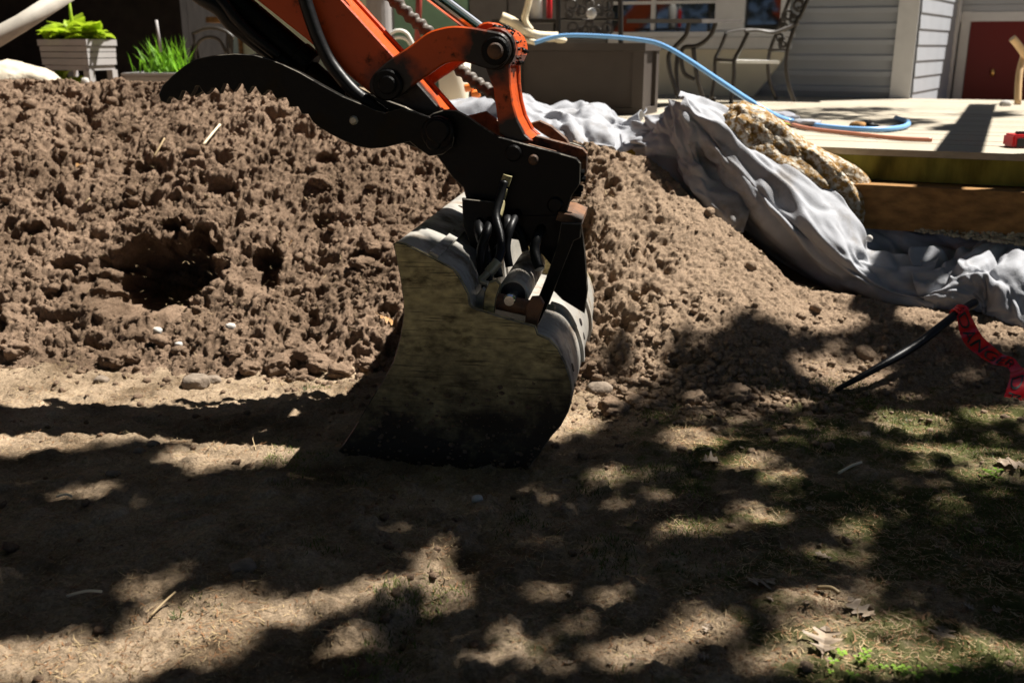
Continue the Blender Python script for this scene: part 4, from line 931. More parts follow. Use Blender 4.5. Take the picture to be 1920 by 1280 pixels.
# ------------------------------------------------------------------ planters, pots and greens at the left
def quadbox(name, c, f, s, z0, z1, mat, parent, grow=0.0):
    fu = f.normalized() * grow; su = s.normalized() * grow
    b_ = [c - fu - su, c + f + fu - su, c + f + s + fu + su, c + s - fu + su]
    V = [Vector((q.x, q.y, z)) for z in (z0, z1) for q in b_]
    return mesh(name, V, [(3, 2, 1, 0), (4, 5, 6, 7), (0, 1, 5, 4), (1, 2, 6, 5), (2, 3, 7, 6), (3, 0, 4, 7)], mat, parent)
def zof(px, py, Y): return P(px, py, Y).z
pc = P(166, 120, 8.8); pf = P(78, 120, 9.1) - pc; ps = P(220, 120, 9.25) - pc; pf.z = ps.z = 0
pl = thing('raised_planter', Vector((pc.x, pc.y, .98)), 'grey slatted planter on legs full of lettuce behind the mound', 'planter')
for (ya, yb, gr) in ((74, 86, .012), (87, 97, 0.0), (98.5, 109, -.002), (110.5, 123, -.004)):
    quadbox('board', pc, pf, ps, zof(166, yb, 8.8), zof(166, ya, 8.8), M['greyplastic'], pl, gr)
quadbox('lower_panel', pc, pf, ps, zof(166, 133, 8.8), zof(166, 124, 8.8), M['greyplastic'], pl, -.02)
for a_, b_ in ((0, 0), (1, 0), (1, 1), (0, 1)):
    q = pc + pf * (a_ * .86 + .0) + ps * (b_ * .80 + .0)
    quadbox('leg', q + (pf * .01 + ps * .01), pf * .12, ps * .18, .80, zof(166, 133, 8.8), M['greyplastic'], pl)
def leaf_blade(bm, c, d, up, L_, W_, curl, nseg=5):
    side_ = d.cross(up).normalized(); prev = None
    for i in range(nseg + 1):
        t = i / nseg; w = W_ * math.sin(math.pi * min(1, .12 + .88 * t) ** .8) * (1 if t < 1 else .2) + W_ * .06
        p_ = c + d * (L_ * t) + up * (L_ * (curl[0] * t - curl[1] * t * t)); cup = up * (w * .35)
        row = [bm.verts.new(p_ - side_ * w + cup), bm.verts.new(p_), bm.verts.new(p_ + side_ * w + cup)]
        if prev: bm.faces.new((prev[0], prev[1], row[1], row[0])); bm.faces.new((prev[1], prev[2], row[2], row[1]))
        prev = row
def lettuce(c, n, L_, label, seed, tall=.6):
    rr = random.Random(seed); bm = bmesh.new()
    for k in range(n):
        a = rr.uniform(0, 6.28); d = Vector((math.cos(a), math.sin(a), rr.uniform(.1, tall * 2))).normalized(); up = Vector((0, 0, 1)) - d * d.z; up.normalize()
        l = L_ * rr.uniform(.6, 1.1); leaf_blade(bm, c + Vector((rr.uniform(-.04, .04), rr.uniform(-.04, .04), 0)), d, up, l, l * rr.uniform(.3, .45), (rr.uniform(.1, .4), rr.uniform(.3, .9)))
    o = bm_obj('lettuce', bm, M['lettuce'], None, True); return tag(o, label, 'plant')
zt = zof(166, 76, 8.8)
lettuce(pc + pf * .80 + ps * .3 + Vector((0, 0, zt - pc.z)), 22, .22, 'loose lettuce at the left end of the grey planter', 1)
lettuce(pc + pf * .50 + ps * .4 + Vector((0, 0, zt - pc.z)), 26, .25, 'tallest lettuce with a pale stalk in the middle of the planter', 2, 1.1)
lettuce(pc + pf * .12 + ps * .35 + Vector((0, 0, zt - pc.z)), 22, .25, 'broad leaved lettuce at the right corner of the planter', 3)
tube('bolted_stalk', [pc + pf * .5 + ps * .4 + Vector((0, 0, zt - pc.z + z)) for z in (0, .15, .32)], [.02, .016, .01], M['lettuce'], bpy.data.objects['lettuce.001'], 6)
lettuce(P(118, 152, 9.3), 9, .16, 'lettuce growing on the ground between the planter legs', 4, 1.0)
lettuce(P(148, 158, 9.2), 6, .12, 'small green plant under the planter behind its middle leg', 5, 1.0)
o = rock('white_pebble', P(160, 156, 8.6), (Vector((1, 0, 0)), Vector((0, 1, 0))), (.035, .03, .045), 77, M['whitestone'], .1, 2); tag(o, 'white stone on the mound crest below the planter corner', 'stone')
hc = P(300, 140, 8.7)
pot = thing('herb_trough', Vector((hc.x, hc.y, .98)), 'low grey trough holding bright green chives left of the thumb tip', 'trough')
box('trough', (P(238, 140, 8.7).x, 8.6, .95), (P(352, 140, 8.7).x, 9.0, zof(300, 141, 8.6)), M['greyplastic'], pot, .015)
box('rim', (P(236, 140, 8.7).x, 8.58, zof(300, 143, 8.6)), (P(354, 140, 8.7).x, 9.02, zof(300, 137, 8.6)), M['greyplastic'], pot, .006)
bm = bmesh.new(); rr = random.Random(5)
for k in range(150):
    c = Vector((hc.x + rr.gauss(.03, .09), 8.78 + rr.gauss(0, .06), zof(300, 139, 8.7))); a = rr.uniform(0, 6.28); ln_ = rr.uniform(.10, .36); le = rr.uniform(.1, .65)
    d = Vector((math.cos(a) * le, math.sin(a) * le * .6, 1)).normalized(); sd = Vector((-math.sin(a), math.cos(a), 0)) * .0075; dr_ = Vector((math.cos(a), math.sin(a), -.6)) * (ln_ * .25 * le)
    q = [c, c + d * ln_ * .5, c + d * ln_ + dr_]; vv = [bm.verts.new(q[0] - sd), bm.verts.new(q[0] + sd), bm.verts.new(q[1] + sd), bm.verts.new(q[1] - sd), bm.verts.new(q[2])]
    bm.faces.new(vv[:4]); bm.faces.new((vv[3], vv[2], vv[4]))
o = bm_obj('chives', bm, M['chive'], None); tag(o, 'spiky bright green chive clump growing in the low trough', 'plant')
lettuce(Vector((hc.x + .2, 8.74, zof(300, 140, 8.7))), 8, .15, 'pale leafy herb at the right of the chive clump', 9)
o = tube('plant_marker', [P(302, 98, 8.7), P(293, 38, 8.7)], .011, M['greyplastic']); tag(o, 'thin grey plant marker stick standing in the chives', 'marker')
o = tube('leaning_post', [P(-150, 150, 6.6), P(-20, 78, 6.75), P(40, 44, 6.85), P(130, -14, 7.1)], [.062, .062, .056, .056], M['greywood'], None, 14); tag(o, 'pale round wooden post leaning across the top left corner', 'post')

# ------------------------------------------------------------------ patio furniture
def ptube(pts, r, mat, parent, name, n=5, seg=8): return tube(name, catmull([P(*q) for q in pts], n), r, mat, parent, seg)
ch = thing('patio_chair', P(1415, 190, 10.0), 'dark iron patio chair with white seat standing in front of the grey siding', 'chair')
NY, FY = 9.75, 10.2
ptube([(1498, 30, NY), (1486, 62, NY), (1476, 95, NY), (1474, 130, NY), (1480, 165, NY), (1490, 190, NY)], .019, M['iron'], ch, 'leg'); ptube([(1524, -30, NY), (1512, 5, NY), (1498, 36, NY)], .019, M['iron'], ch, 'back_post')
ptube([(1456, 62, FY), (1444, 95, FY), (1440, 125, FY), (1444, 155, FY), (1456, 186, FY)], .018, M['iron'], ch, 'leg'); ptube([(1490, -30, FY), (1476, 10, FY), (1456, 62, FY)], .018, M['iron'], ch, 'back_post')
ptube([(1402, 62, NY), (1388, 92, NY), (1377, 114, NY), (1376, 145, NY), (1370, 196, NY)], .019, M['iron'], ch, 'leg'); ptube([(1362, 62, FY), (1350, 92, FY), (1341, 112, FY), (1340, 145, FY), (1333, 186, FY)], .018, M['iron'], ch, 'leg')
ptube([(1396, 60, NY), (1420, 58, NY), (1448, 62, NY), (1474, 54, NY), (1498, 44, NY)], .018, M['paleiron'], ch, 'armrest'); ptube([(1360, 62, FY), (1400, 56, FY), (1456, 60, FY)], .012, M['paleiron'], ch, 'armrest')
ptube([(1343, 112, FY), (1378, 114, NY)], .015, M['iron'], ch, 'stretcher'); ptube([(1442, 94, FY), (1478, 95, NY)], .015, M['iron'], ch, 'stretcher')
a, b, c_, d_ = P(1380, 113, NY), P(1462, 114, NY), P(1440, 113, FY), P(1348, 112, FY); bm = bmesh.new(); f_ = bm.faces.new([bm.verts.new(q) for q in (a, b, c_, d_)]); ex = bmesh.ops.extrude_face_region(bm, geom=[f_])
for g in ex['geom']:
    if isinstance(g, bmesh.types.BMVert): g.co.z -= .03
bm_obj('seat', bm, M['seat'], ch)
def scroll(cx, cy, r, Y, mat, parent, ph=0, turns=1.35, tr=.008, sx=1):
    pts = []
    for k in range(18):
        a = ph + k / 17 * turns * 2 * math.pi; rr_ = r * (1 - .62 * k / 17); pts.append((cx + sx * rr_ * math.cos(a), cy + rr_ * math.sin(a), Y))
    ptube(pts, tr, mat, parent, 'scroll', 1, 5)
for (cx, cy, r_, ph) in ((1498, 10, 13, 0), (1478, 30, 12, 2), (1502, -8, 12, 1), (1470, 52, 9, 3), (1462, 70, 9, 0), (1468, 84, 8, 2), (1486, 36, 9, 4)): scroll(cx, cy, r_, 9.95, M['iron'], ch, ph, tr=.013)
tb_ = thing('patio_table', P(1290, 190, 9.6), 'dark iron patio table with curved legs under the bay window', 'table')
tq = P(1175, 36, 9.2); tq2 = P(1316, 36, 9.2); tq3 = P(1392, 36, 10.0)
bm = bmesh.new(); f_ = bm.faces.new([bm.verts.new(q) for q in (tq, tq2, tq3, tq + (tq3 - tq2))]); ex = bmesh.ops.extrude_face_region(bm, geom=[f_])
for g in ex['geom']:
    if isinstance(g, bmesh.types.BMVert): g.co.z -= .035
bm_obj('tabletop', bm, M['paleiron'], tb_)
for pts in ([(1292, 42, 9.5), (1286, 66, 9.5), (1266, 88, 9.5), (1254, 104, 9.5), (1255, 130, 9.5), (1262, 155, 9.5), (1270, 178, 9.5)], [(1342, 42, 9.7), (1332, 68, 9.7), (1308, 86, 9.7), (1282, 90, 9.7), (1277, 110, 9.7), (1283, 138, 9.7), (1302, 150, 9.7)], [(1300, 90, 9.6), (1303, 120, 9.6), (1309, 155, 9.6), (1318, 182, 9.6), (1330, 196, 9.6), (1341, 184, 9.6)], [(1272, 95, 9.9), (1268, 130, 9.9), (1270, 160, 9.9), (1272, 184, 9.9)]): ptube(pts, .021, M['iron'], tb_, 'leg')
sc = thing('scroll_chair', P(1104, 190, 9.0), 'ornate iron chair back with pale scrollwork behind the brown planter box', 'chair')
for x in (1046, 1163): ptube([(x - 4, -80, 8.9), (x, 0, 8.9), (x + 1, 70, 8.9), (x + 2, 150, 8.9)], .022, M['iron'], sc, 'post')
for y in (-30, 36, 70): ptube([(1046, y, 8.9), (1104, y + 2, 8.9), (1163, y, 8.9)], .010, M['iron'], sc, 'rail')
rr = random.Random(3)
for (cx, cy, r_, ph, sx) in ((1072, 10, 15, 0, 1), (1136, 10, 15, 0, -1), (1090, 22, 10, 2, 1), (1122, 22, 10, 2, -1), (1068, 28, 9, 1, 1), (1142, 28, 10, 1, -1), (1104, 8, 11, 3, 1), (1075, 52, 13, 0, 1), (1138, 54, 14, 0, -1), (1096, 58, 9, 2, 1), (1114, 58, 9, 2, -1), (1104, 46, 9, 4, 1), (1060, -8, 12, 0, 1), (1148, -8, 12, 0, -1), (1100, -16, 14, 1, 1)): scroll(cx, cy, r_, 8.9, M['paleiron'], sc, ph, 1.4, .011, sx)
bm = bmesh.new(); bmesh.ops.create_uvsphere(bm, u_segments=14, v_segments=10, radius=.045); bmesh.ops.translate(bm, vec=P(1109, 26, 8.85), verts=bm.verts); bm_obj('finial', bm, M['seat'], sc, True)
st = thing('side_table', P(985, 190, 9.5), 'narrow dark side table carrying bottles behind the driftwood', 'table')
bm = bmesh.new(); bmesh.ops.create_cube(bm, size=1); a = P(922, 40, 9.4); b = P(1050, 40, 9.4)
for v in bm.verts: v.co = Vector(((a.x + b.x) / 2 + v.co.x * (b.x - a.x), 9.6 + v.co.y * .4, a.z + v.co.z * .03))
bm_obj('tabletop', bm, M['iron'], st)
for x in (935, 1040): ptube([(x, 42, 9.6), (x, 190, 9.6)], .014, M['iron'], st, 'leg')
def bottle(px0, px1, pyt, pyb, Y, mat, label):
    c = P((px0 + px1) / 2, pyb, Y); r_ = (P(px1, pyb, Y).x - P(px0, pyb, Y).x) / 2; h = P(px0, pyt, Y).z - c.z
    e = thing('bottle', c, label, 'bottle'); z = Vector((0, 0, 1))
    tube('body', [c, c + z * .004, c + z * h * .7, c + z * h * .78, c + z * h * .86], [r_ * .92, r_, r_, r_ * .7, r_ * .4], mat, e, 14); rod('cap', c + z * h * .861, c + z * h, r_ * .5, M['white'], e, 12, .002)
bottle(994, 1017, -45, 36, 9.5, M['white'], 'white plastic bottle on the dark side table'); bottle(1024, 1035, -25, 35, 9.5, M['red'], 'slim red bottle on the dark side table')
bc = thing('bistro_chair', P(405, 150, 10.3), 'dark curved back bistro chair in front of the teal patio door', 'chair')
for pts, r_ in (([(360, 64, 10.2), (385, 54, 10.2), (408, 54, 10.2), (428, 62, 10.2), (438, 72, 10.2)], .016), ([(366, 96, 10.2), (374, 78, 10.2), (392, 70, 10.2), (412, 76, 10.2), (424, 100, 10.2)], .016), ([(428, 62, 10.2), (427, 85, 10.2), (436, 130, 10.2)], .018), ([(362, 64, 10.2), (366, 96, 10.2), (364, 130, 10.2)], .014)): ptube(pts, r_, M['iron'], bc, 'back_hoop')
ptube([(364, 112, 10.2), (400, 116, 10.1), (434, 112, 10.2)], .014, M['iron'], bc, 'seat_rail')
o = thing('round_table', P(420, 150, 10.5), 'small dark round table behind the bistro chair', 'table'); bm = bmesh.new(); bmesh.ops.create_cone(bm, cap_ends=True, segments=24, radius1=.24, radius2=.24, depth=.05); bmesh.ops.translate(bm, vec=P(432, 38, 10.6), verts=bm.verts); bm_obj('tabletop', bm, M['timber'], o); ptube([(432, 42, 10.6), (432, 150, 10.6)], .03, M['iron'], o, 'pedestal')
bi = thing('metal_bin', P(710, 150, 10.0), 'grey galvanised metal bin behind the arm beside the green door', 'bin'); c = P(712, 62, 10.1); rod('body', c, c + Vector((0, 0, .5)), .12, M['greyplastic'], bi, 20); rod('rim', c + Vector((0, 0, .33)), c + Vector((0, 0, .36)), .13, M['paleiron'], bi, 20)
o = tube('red_post', [P(782, 90, 9.8), P(788, -60, 9.8)], .03, mk('dark_red_paint', (.25, .03, .02), .5)); tag(o, 'dark red upright post in front of the green door', 'post')
hp = thing('wire_hoops', P(745, 95, 9.3), 'pair of white curved wire hoops in front of the green door', 'hoops')
for k in range(2): ptube([(724, 72 + k * 12, 9.3), (742, 58 + k * 13, 9.3), (762, 62 + k * 12, 9.3), (775, 84 + k * 10, 9.3)], .014, M['white'], hp, 'hoop')
# big brown planter box
bxl = G(985, 216, DZ); 
u0, _ = 0, 0
q = G(1204, 217, DZ) - C0; pu1 = q.dot(E1); pv0 = q.dot(E2); pu0 = pu1 - 1.12; ptop = P(1100, 81, G(1100, 217, DZ).y).z
pbx = thing('planter_box', Hs((pu0 + pu1) / 2, pv0, DZ), 'large brown grey panelled planter box with driftwood on top, standing on the deck', 'planter')
hbox('core', pu0 + .03, pu1 - .03, pv0 + .03, pv0 + .42, DZ + .002, ptop - .06, M['planterbox'], pbx); hbox('rim', pu0 - .01, pu1 + .01, pv0 - .01, pv0 + .46, ptop - .058, ptop, M['planterbox'], pbx)
hbox('base', pu0, pu1, pv0, pv0 + .45, DZ + .001, DZ + .055, M['planterbox'], pbx)
for ua_, ub_ in ((pu0, pu0 + .09), (pu1 - .09, pu1)):
    for va_, vb_ in ((pv0, pv0 + .08), (pv0 + .37, pv0 + .45)): hbox('corner_post', ua_, ub_, va_, vb_, DZ + .056, ptop - .059, M['planterbox'], pbx)
dw = thing('driftwood', P(1000, 80, 8.3), 'bleached forked driftwood lying on the planter box behind the link', 'driftwood')
zt_ = ptop + .03
ptube([(940, 32, 8.25), (962, 42, 8.25), (985, 58, 8.25), (1008, 68, 8.25), (1046, 70, 8.25)], .038, M['driftwood'], dw, 'stem'); ptube([(998, -30, 8.25), (990, 10, 8.25), (984, 38, 8.25), (996, 58, 8.25)], .026, M['driftwood'], dw, 'branch'); ptube([(945, 60, 8.25), (975, 72, 8.25), (1004, 80, 8.2)], .022, M['driftwood'], dw, 'branch')
o = rock('pale_stone', P(1052, 76, 8.2), (Vector((1, 0, 0)), Vector((0, 1, 0))), (.045, .03, .022), 91, M['driftwood'], .1, 2); tag(o, 'small cream stone lying on the planter box under the blue pipe', 'stone')
# pail and orange caps
pa = thing('cream_pail', P(852, 190, 7.4), 'cream plastic pail glimpsed under the orange guide link', 'pail'); c = P(852, 195, 7.4)
tube('body', [c, c + Vector((0, 0, .02)), c + Vector((0, 0, .33)), c + Vector((0, 0, .335))], [.095, .1, .125, .118], M['cream_pail'], pa, 20); rod('lid', c + Vector((0, 0, .336)), c + Vector((0, 0, .355)), .13, M['cream_pail'], pa, 20, .004)
for i, (x, y) in enumerate(((879, 163), (892, 175))):
    c = P(x, y, 7.0); o = rod('orange_cap', c - Vector((.03, 0, .01)), c + Vector((.03, 0, 0)), .028, M['orangeplastic'], None, 12); tag(o, ['upper', 'lower'][i] + ' of the two small orange caps behind the bucket link', 'cap')

# ------------------------------------------------------------------ pipes and tools on the deck
o = tube('blue_pipe', catmull([P(1002, 81, 8.15), P(1050, 68, 8.15), P(1120, 68, 8.1), P(1200, 75, 8.0), P(1242, 85, 7.9), P(1290, 112, 7.6), P(1350, 152, 7.1), P(1428, 203, 6.5), G(1480, 226, DZ + .02), G(1560, 239, DZ + .02), G(1640, 243, DZ + .02), G(1690, 239, DZ + .02), G(1703, 230, DZ + .02), G(1680, 221, DZ + .02)], 6), .017, M['bluepipe']); tag(o, 'long light blue plastic pipe arching over the planter box and down across the deck', 'pipe')
o = tube('brown_pipe', catmull([G(1430, 214, DZ + .015), G(1500, 238, DZ + .015), G(1600, 251, DZ + .015), G(1680, 259, DZ + .015), G(1748, 262, DZ + .015)], 6), .013, M['copper']); tag(o, 'thin orange brown pipe lying on the deck edge below the blue pipe', 'pipe')
tl_ = thing('hand_tool', G(1620, 238, DZ), 'dark hand tool with brown handle lying on the deck behind the blue pipe', 'tool')
tube('handle', [G(1598, 236, DZ + .03), G(1606, 236, DZ + .035), G(1622, 236, DZ + .03)], [.022, .03, .022], M['timber'], tl_, 10); tube('head', [G(1621, 236, DZ + .03), G(1632, 237, DZ + .03), G(1646, 238, DZ + .02)], [.026, .026, .012], M['black_steel'], tl_, 8)
for i, (x, y, sz_, mt, lb) in enumerate(((1452, 222, (.15, .08, .05), 'liner', 'dark crumpled rag at the boulder top where the blue pipe lands'), (1515, 230, (.10, .05, .022), 'fabric', 'grey crumpled rag lying beside the blue pipe on the deck'))):
    o = rock('rag', G(x, y, DZ + .03), (Vector((1, -.2, 0)), Vector((0, 1, 0))), sz_, 60 + i, M[mt], .35, 3); tag(o, lb, 'rag')
tbx = thing('tool_box', G(1910, 278, DZ), 'small red and black power tool case at the right edge of the deck', 'tool case'); q = G(1912, 278, DZ)
box('case', q + Vector((-.04, 0, .002)), q + Vector((.16, .12, .07)), M['red'], tbx, .01); box('front_panel', q + Vector((-.02, -.006, .006)), q + Vector((.10, -.002, .05)), M['ink'], tbx); box('handle', q + Vector((-.01, .03, .071)), q + Vector((.12, .06, .085)), M['ink'], tbx, .004)
shv = thing('shovel', G(1912, 192, DZ), 'wooden shovel handle with grip leaning at the right edge before the red door', 'shovel')
ptube([(1908, 196, 9.6), (1911, 140, 9.7), (1921, 100, 9.8)], .032, M['wood'], shv, 'shaft'); ptube([(1898, 72, 9.75), (1910, 86, 9.75), (1924, 108, 9.75)], .036, M['wood'], shv, 'grip')
o = rock('pebble', G(1885, 195, DZ + .02), (Vector((1, 0, 0)), Vector((0, 1, 0))), (.05, .04, .035), 71, M['whitestone'], .1, 2); tag(o, 'white pebble on the deck beside the shovel foot', 'pebble')
o = tube('white_stake', [P(1917, 440, 5.0), P(1915, 410, 5.02)], .011, M['white']); tag(o, 'thin white stake by the gravel at the right edge', 'stake')
o = rock('pebble', P(1630, 447, 5.03), (Vector((1, 0, 0)), Vector((0, 1, 0))), (.016, .016, .018), 72, M['whitestone'], .1, 2); tag(o, 'white pebble resting on the fabric fold below the boulder', 'pebble')
lettuce(P(1462, 232, 5.5), 5, .045, 'tiny yellow green weed on top of the lichen boulder', 31, 1.2)
# ------------------------------------------------------------------ trees
def leaf_cloud(name, C, size, mat, parent, seed, flat=.5):
    r = np.random.default_rng(seed); n = len(C)
    a = r.normal(size=(n, 3)); a[:, 2] *= flat; a /= np.linalg.norm(a, axis=1, keepdims=True)
    b = r.normal(size=(n, 3)); b[:, 2] *= flat; b -= a * (a * b).sum(1, keepdims=True); b /= np.linalg.norm(b, axis=1, keepdims=True)
    nn = np.cross(a, b); s_ = np.asarray(size).reshape(-1, 1) * np.ones((n, 1)); w = s_ * r.uniform(.45, .7, (n, 1))
    fold = nn * s_ * r.uniform(-.18, .18, (n, 1))
    V = np.stack([C - a * s_, C - a * s_ * .1 + b * w + fold, C + a * s_, C - a * s_ * .1 - b * w + fold], 1).reshape(-1, 3)
    i = np.arange(n) * 4
    Fc = np.concatenate([np.stack([i, i + 1, i + 2], 1), np.stack([i, i + 2, i + 3], 1)])
    return np_mesh(name, V, Fc, mat, parent)
def limbs(name, base, tips, r0, mat, parent, seed, fork=.45):
    rr = random.Random(seed); V = []; Fc = []
    base = Vector(base); cx = sum((Vector(t) for t in tips), Vector()) / len(tips)
    top_ = base.lerp(Vector((base.x * .8 + cx.x * .2, base.y * .8 + cx.y * .2, cx.z)), fork * 1.3)
    def add(pts, rs):
        v, f = tube_geo(pts, rs, 8); o_ = len(V); V.extend(v); Fc.extend([tuple(k + o_ for k in q) for q in f])
    add(catmull([base, base.lerp(top_, .5) + Vector((rr.uniform(-.1, .1), rr.uniform(-.1, .1), 0)), top_], 4), [r0 * (1 - .45 * k / 8) for k in range(9)])
    for t in tips:
        t = Vector(t); st_ = base.lerp(top_, rr.uniform(.75, 1)); m_ = st_.lerp(t, .5) + Vector((rr.uniform(-.3, .3), rr.uniform(-.3, .3), rr.uniform(.1, .5)))
        add(catmull([st_, m_, t], 4), [r0 * .45 * (1 - .85 * k / 8) for k in range(9)])
    return mesh(name, V, Fc, mat, parent, True)
# shade tree right of the frame: its crown dapples the foreground
SX, SY = SUN.x / SUN.z, SUN.y / SUN.z
SP = [(100, 1240, 220, 70), (330, 1200, 180, 70), (480, 1155, 190, 42), (640, 1135, 130, 42), (270, 1110, 60, 28), (705, 1110, 70, 36), (795, 1060, 42, 36), (832, 1110, 40, 70), (640, 1235, 70, 40), (960, 1232, 60, 36),
      (1140, 893, 56, 26), (1010, 908, 36, 16), (1300, 830, 75, 24), (1392, 870, 62, 20), (1050, 800, 70, 24), (1290, 1005, 70, 24), (1405, 980, 70, 20), (1180, 1240, 110, 42), (1280, 1200, 75, 46), (1500, 1150, 110, 38), (1610, 1180, 130, 40), (1520, 1245, 140, 50), (1700, 1270, 160, 50), (1880, 1240, 80, 50), (1060, 1190, 30, 20), (1640, 1256, 130, 34), (1745, 1262, 60, 26),
      (1780, 850, 95, 18), (1850, 880, 70, 18), (1700, 790, 100, 18), (1860, 780, 80, 20), (1560, 722, 120, 16), (1470, 760, 60, 14), (1600, 1010, 50, 16), (1760, 960, 40, 14), (1480, 905, 60, 14), (1230, 930, 30, 12),
      (430, 853, 150, 30), (560, 838, 60, 20), (60, 828, 90, 16), (150, 930, 80, 16), (1180, 700, 60, 40), (1290, 690, 50, 20), (1440, 640, 60, 24), (1130, 760, 50, 30)]
SPG = []
for (px, py, rx, ry) in SP:
    c = G(px, py); SPG.append((c.x, c.y, (G(px + rx, py) - c).length, max(.03, (G(px, py - ry).y - G(px, py + ry).y) / 2)))
def shade_ok(x, y):
    edge = np.where(x < -.35, 3.50, np.where(x < .36, 3.60, np.where(x < .75, 4.34, 4.47)))
    edge = edge + .10 * fbm(x * 2.2, y * 0 + 3, 5, 3)
    ok = y < edge
    for cx, cy, rx, ry in SPG:
        ok &= (((x - cx) / rx) ** 2 + ((y - cy) / ry) ** 2) * (1.25 + .9 * fbm(x * 8, y * 8, 12, 3)) > 1
    return ok
r = np.random.default_rng(21); n = 42000
gx = r.uniform(-3.6, 4.2, n); gy = r.uniform(1.0, 4.7, n); ok = shade_ok(gx, gy)
pat = sstep(-.35, .25, fbm(gx * 3.1, gy * 3.1, 23, 3))
dens = np.where(gx > .55, .30 + .5 * pat, np.where(gx < -.2, .8 + .2 * pat, .60 + .35 * pat)); dens = np.where((gx > .5) & (gy > 3.98), .55 + .35 * pat, dens); ok &= r.uniform(0, 1, n) < dens
gx = gx[ok]; gy = gy[ok]; h = r.uniform(5.8, 9.5, len(gx)); C = np.stack([gx + SX * h, gy + SY * h, h], 1)
ex_ = np.stack([r.uniform(6.4, 13.5, 5000), r.uniform(-1.5, 5.2, 5000), r.uniform(6.5, 12.5, 5000)], 1)
shx = ex_[:, 0] - SX * ex_[:, 2]; shy = ex_[:, 1] - SY * ex_[:, 2]; ex_ = ex_[(shy < 1.0) | (shx > 4.0) & (shy < 4.3)]
dk = [(1440, 212, 70, 6), (1560, 218, 90, 7), (1680, 228, 60, 6), (1600, 206, 110, 5), (1860, 215, 50, 6), (1790, 240, 30, 6)]
dC = []
for px, py, rx, ry in dk:
    for k in range(170):
        q = G(px + r.normal() * rx * .5, py + r.normal() * ry * .5, DZ); hh_ = r.uniform(5.5, 8.5); dC.append((q.x + SX * hh_, q.y + SY * hh_, q.z + hh_))
C = np.concatenate([C, ex_, np.array(dC)])
shade_tree = thing('oak_tree', (9.5, 3.4, 0), 'tall leafy tree right of the digging whose crown dapples the ground', 'tree')
leaf_cloud('crown', C, r.uniform(.05, .10, len(C)), M['leaf'], shade_tree, 5, .45)
tips = [(2.2, 3.2, 7.6), (4.0, 4.6, 8.4), (4.6, 2.8, 8.0), (6.2, 4.4, 9.4), (8.5, 2.0, 11.0), (11.5, 2.5, 10.6), (7.5, .8, 9.0), (4.6, 4.4, 9.6), (12.4, .8, 9.4)]
limbs('trunk', (9.5, 3.4, -.1), tips, .2, M['bark'], shade_tree, 2)
def sky_block_tree(x, y, hh, rad, label, seed, n=6500, mat='leafb', low=1.8):  # unseen tree added to block skylight and deepen the shade
    r = np.random.default_rng(seed); e = thing('sky_block_tree', (x, y, 0), label, 'tree', None)
    cl = r.normal(size=(26, 3)); cl /= np.linalg.norm(cl, axis=1, keepdims=True); cl *= r.uniform(.35, 1, (26, 1))
    cz = (hh + low) / 2; hv = (hh - low) / 2
    cc = np.stack([x + cl[:, 0] * rad, y + cl[:, 1] * rad, cz + cl[:, 2] * hv], 1)
    k = r.integers(0, 26, n); d = r.normal(size=(n, 3)); d /= np.linalg.norm(d, axis=1, keepdims=True); d *= (r.uniform(0, 1, (n, 1)) ** .4) * rad * .42
    leaf_cloud('crown', cc[k] + d, r.uniform(.14, .28, n), M[mat], e, seed + 1, .8)
    limbs('trunk', (x, y, -.1), [tuple(q) for q in cc[:9]], .16, M['bark'], e, seed)
YT = [(-5.6, -1.0, 9.5, 3.2, 'spreading yard tree just left behind the camera'), (-.6, -3.9, 9.5, 3.0, 'yard tree close behind the camera'), (4.6, -3.2, 9.5, 3.0, 'yard tree close behind the camera to the right'), (-10.5, -2.0, 10, 3.4, 'broad green yard tree at the far left behind the camera'), (-6.2, -5.5, 11, 3.4, 'tall yard tree behind the camera left of centre'), (-2.0, -7.0, 11.5, 3.4, 'leafy yard tree straight behind the camera, left one'), (2.4, -6.4, 11, 3.2, 'leafy yard tree straight behind the camera, right one'), (6.6, -5.2, 11, 3.4, 'tall yard tree behind the camera right of centre'), (11.0, -2.2, 11, 3.6, 'broad yard tree at the far right behind the camera'), (-12.0, 4.5, 13, 3.4, 'dense yard tree left of the excavator'), (-1.5, 20.5, 14, 3.8, 'tall tree behind the middle of the house roof'), (-9.0, 19.0, 14, 3.8, 'tall tree behind the left end of the house'), (5.5, 21.0, 14, 3.8, 'tall tree behind the house corner'), (12.5, 20.0, 14, 3.8, 'tall tree behind the entry'), (-9.8, 10.5, 13, 3.2, 'tall tree beside the dark shed')]
for i, t in enumerate(YT): sky_block_tree(*t, 100 + i * 7)

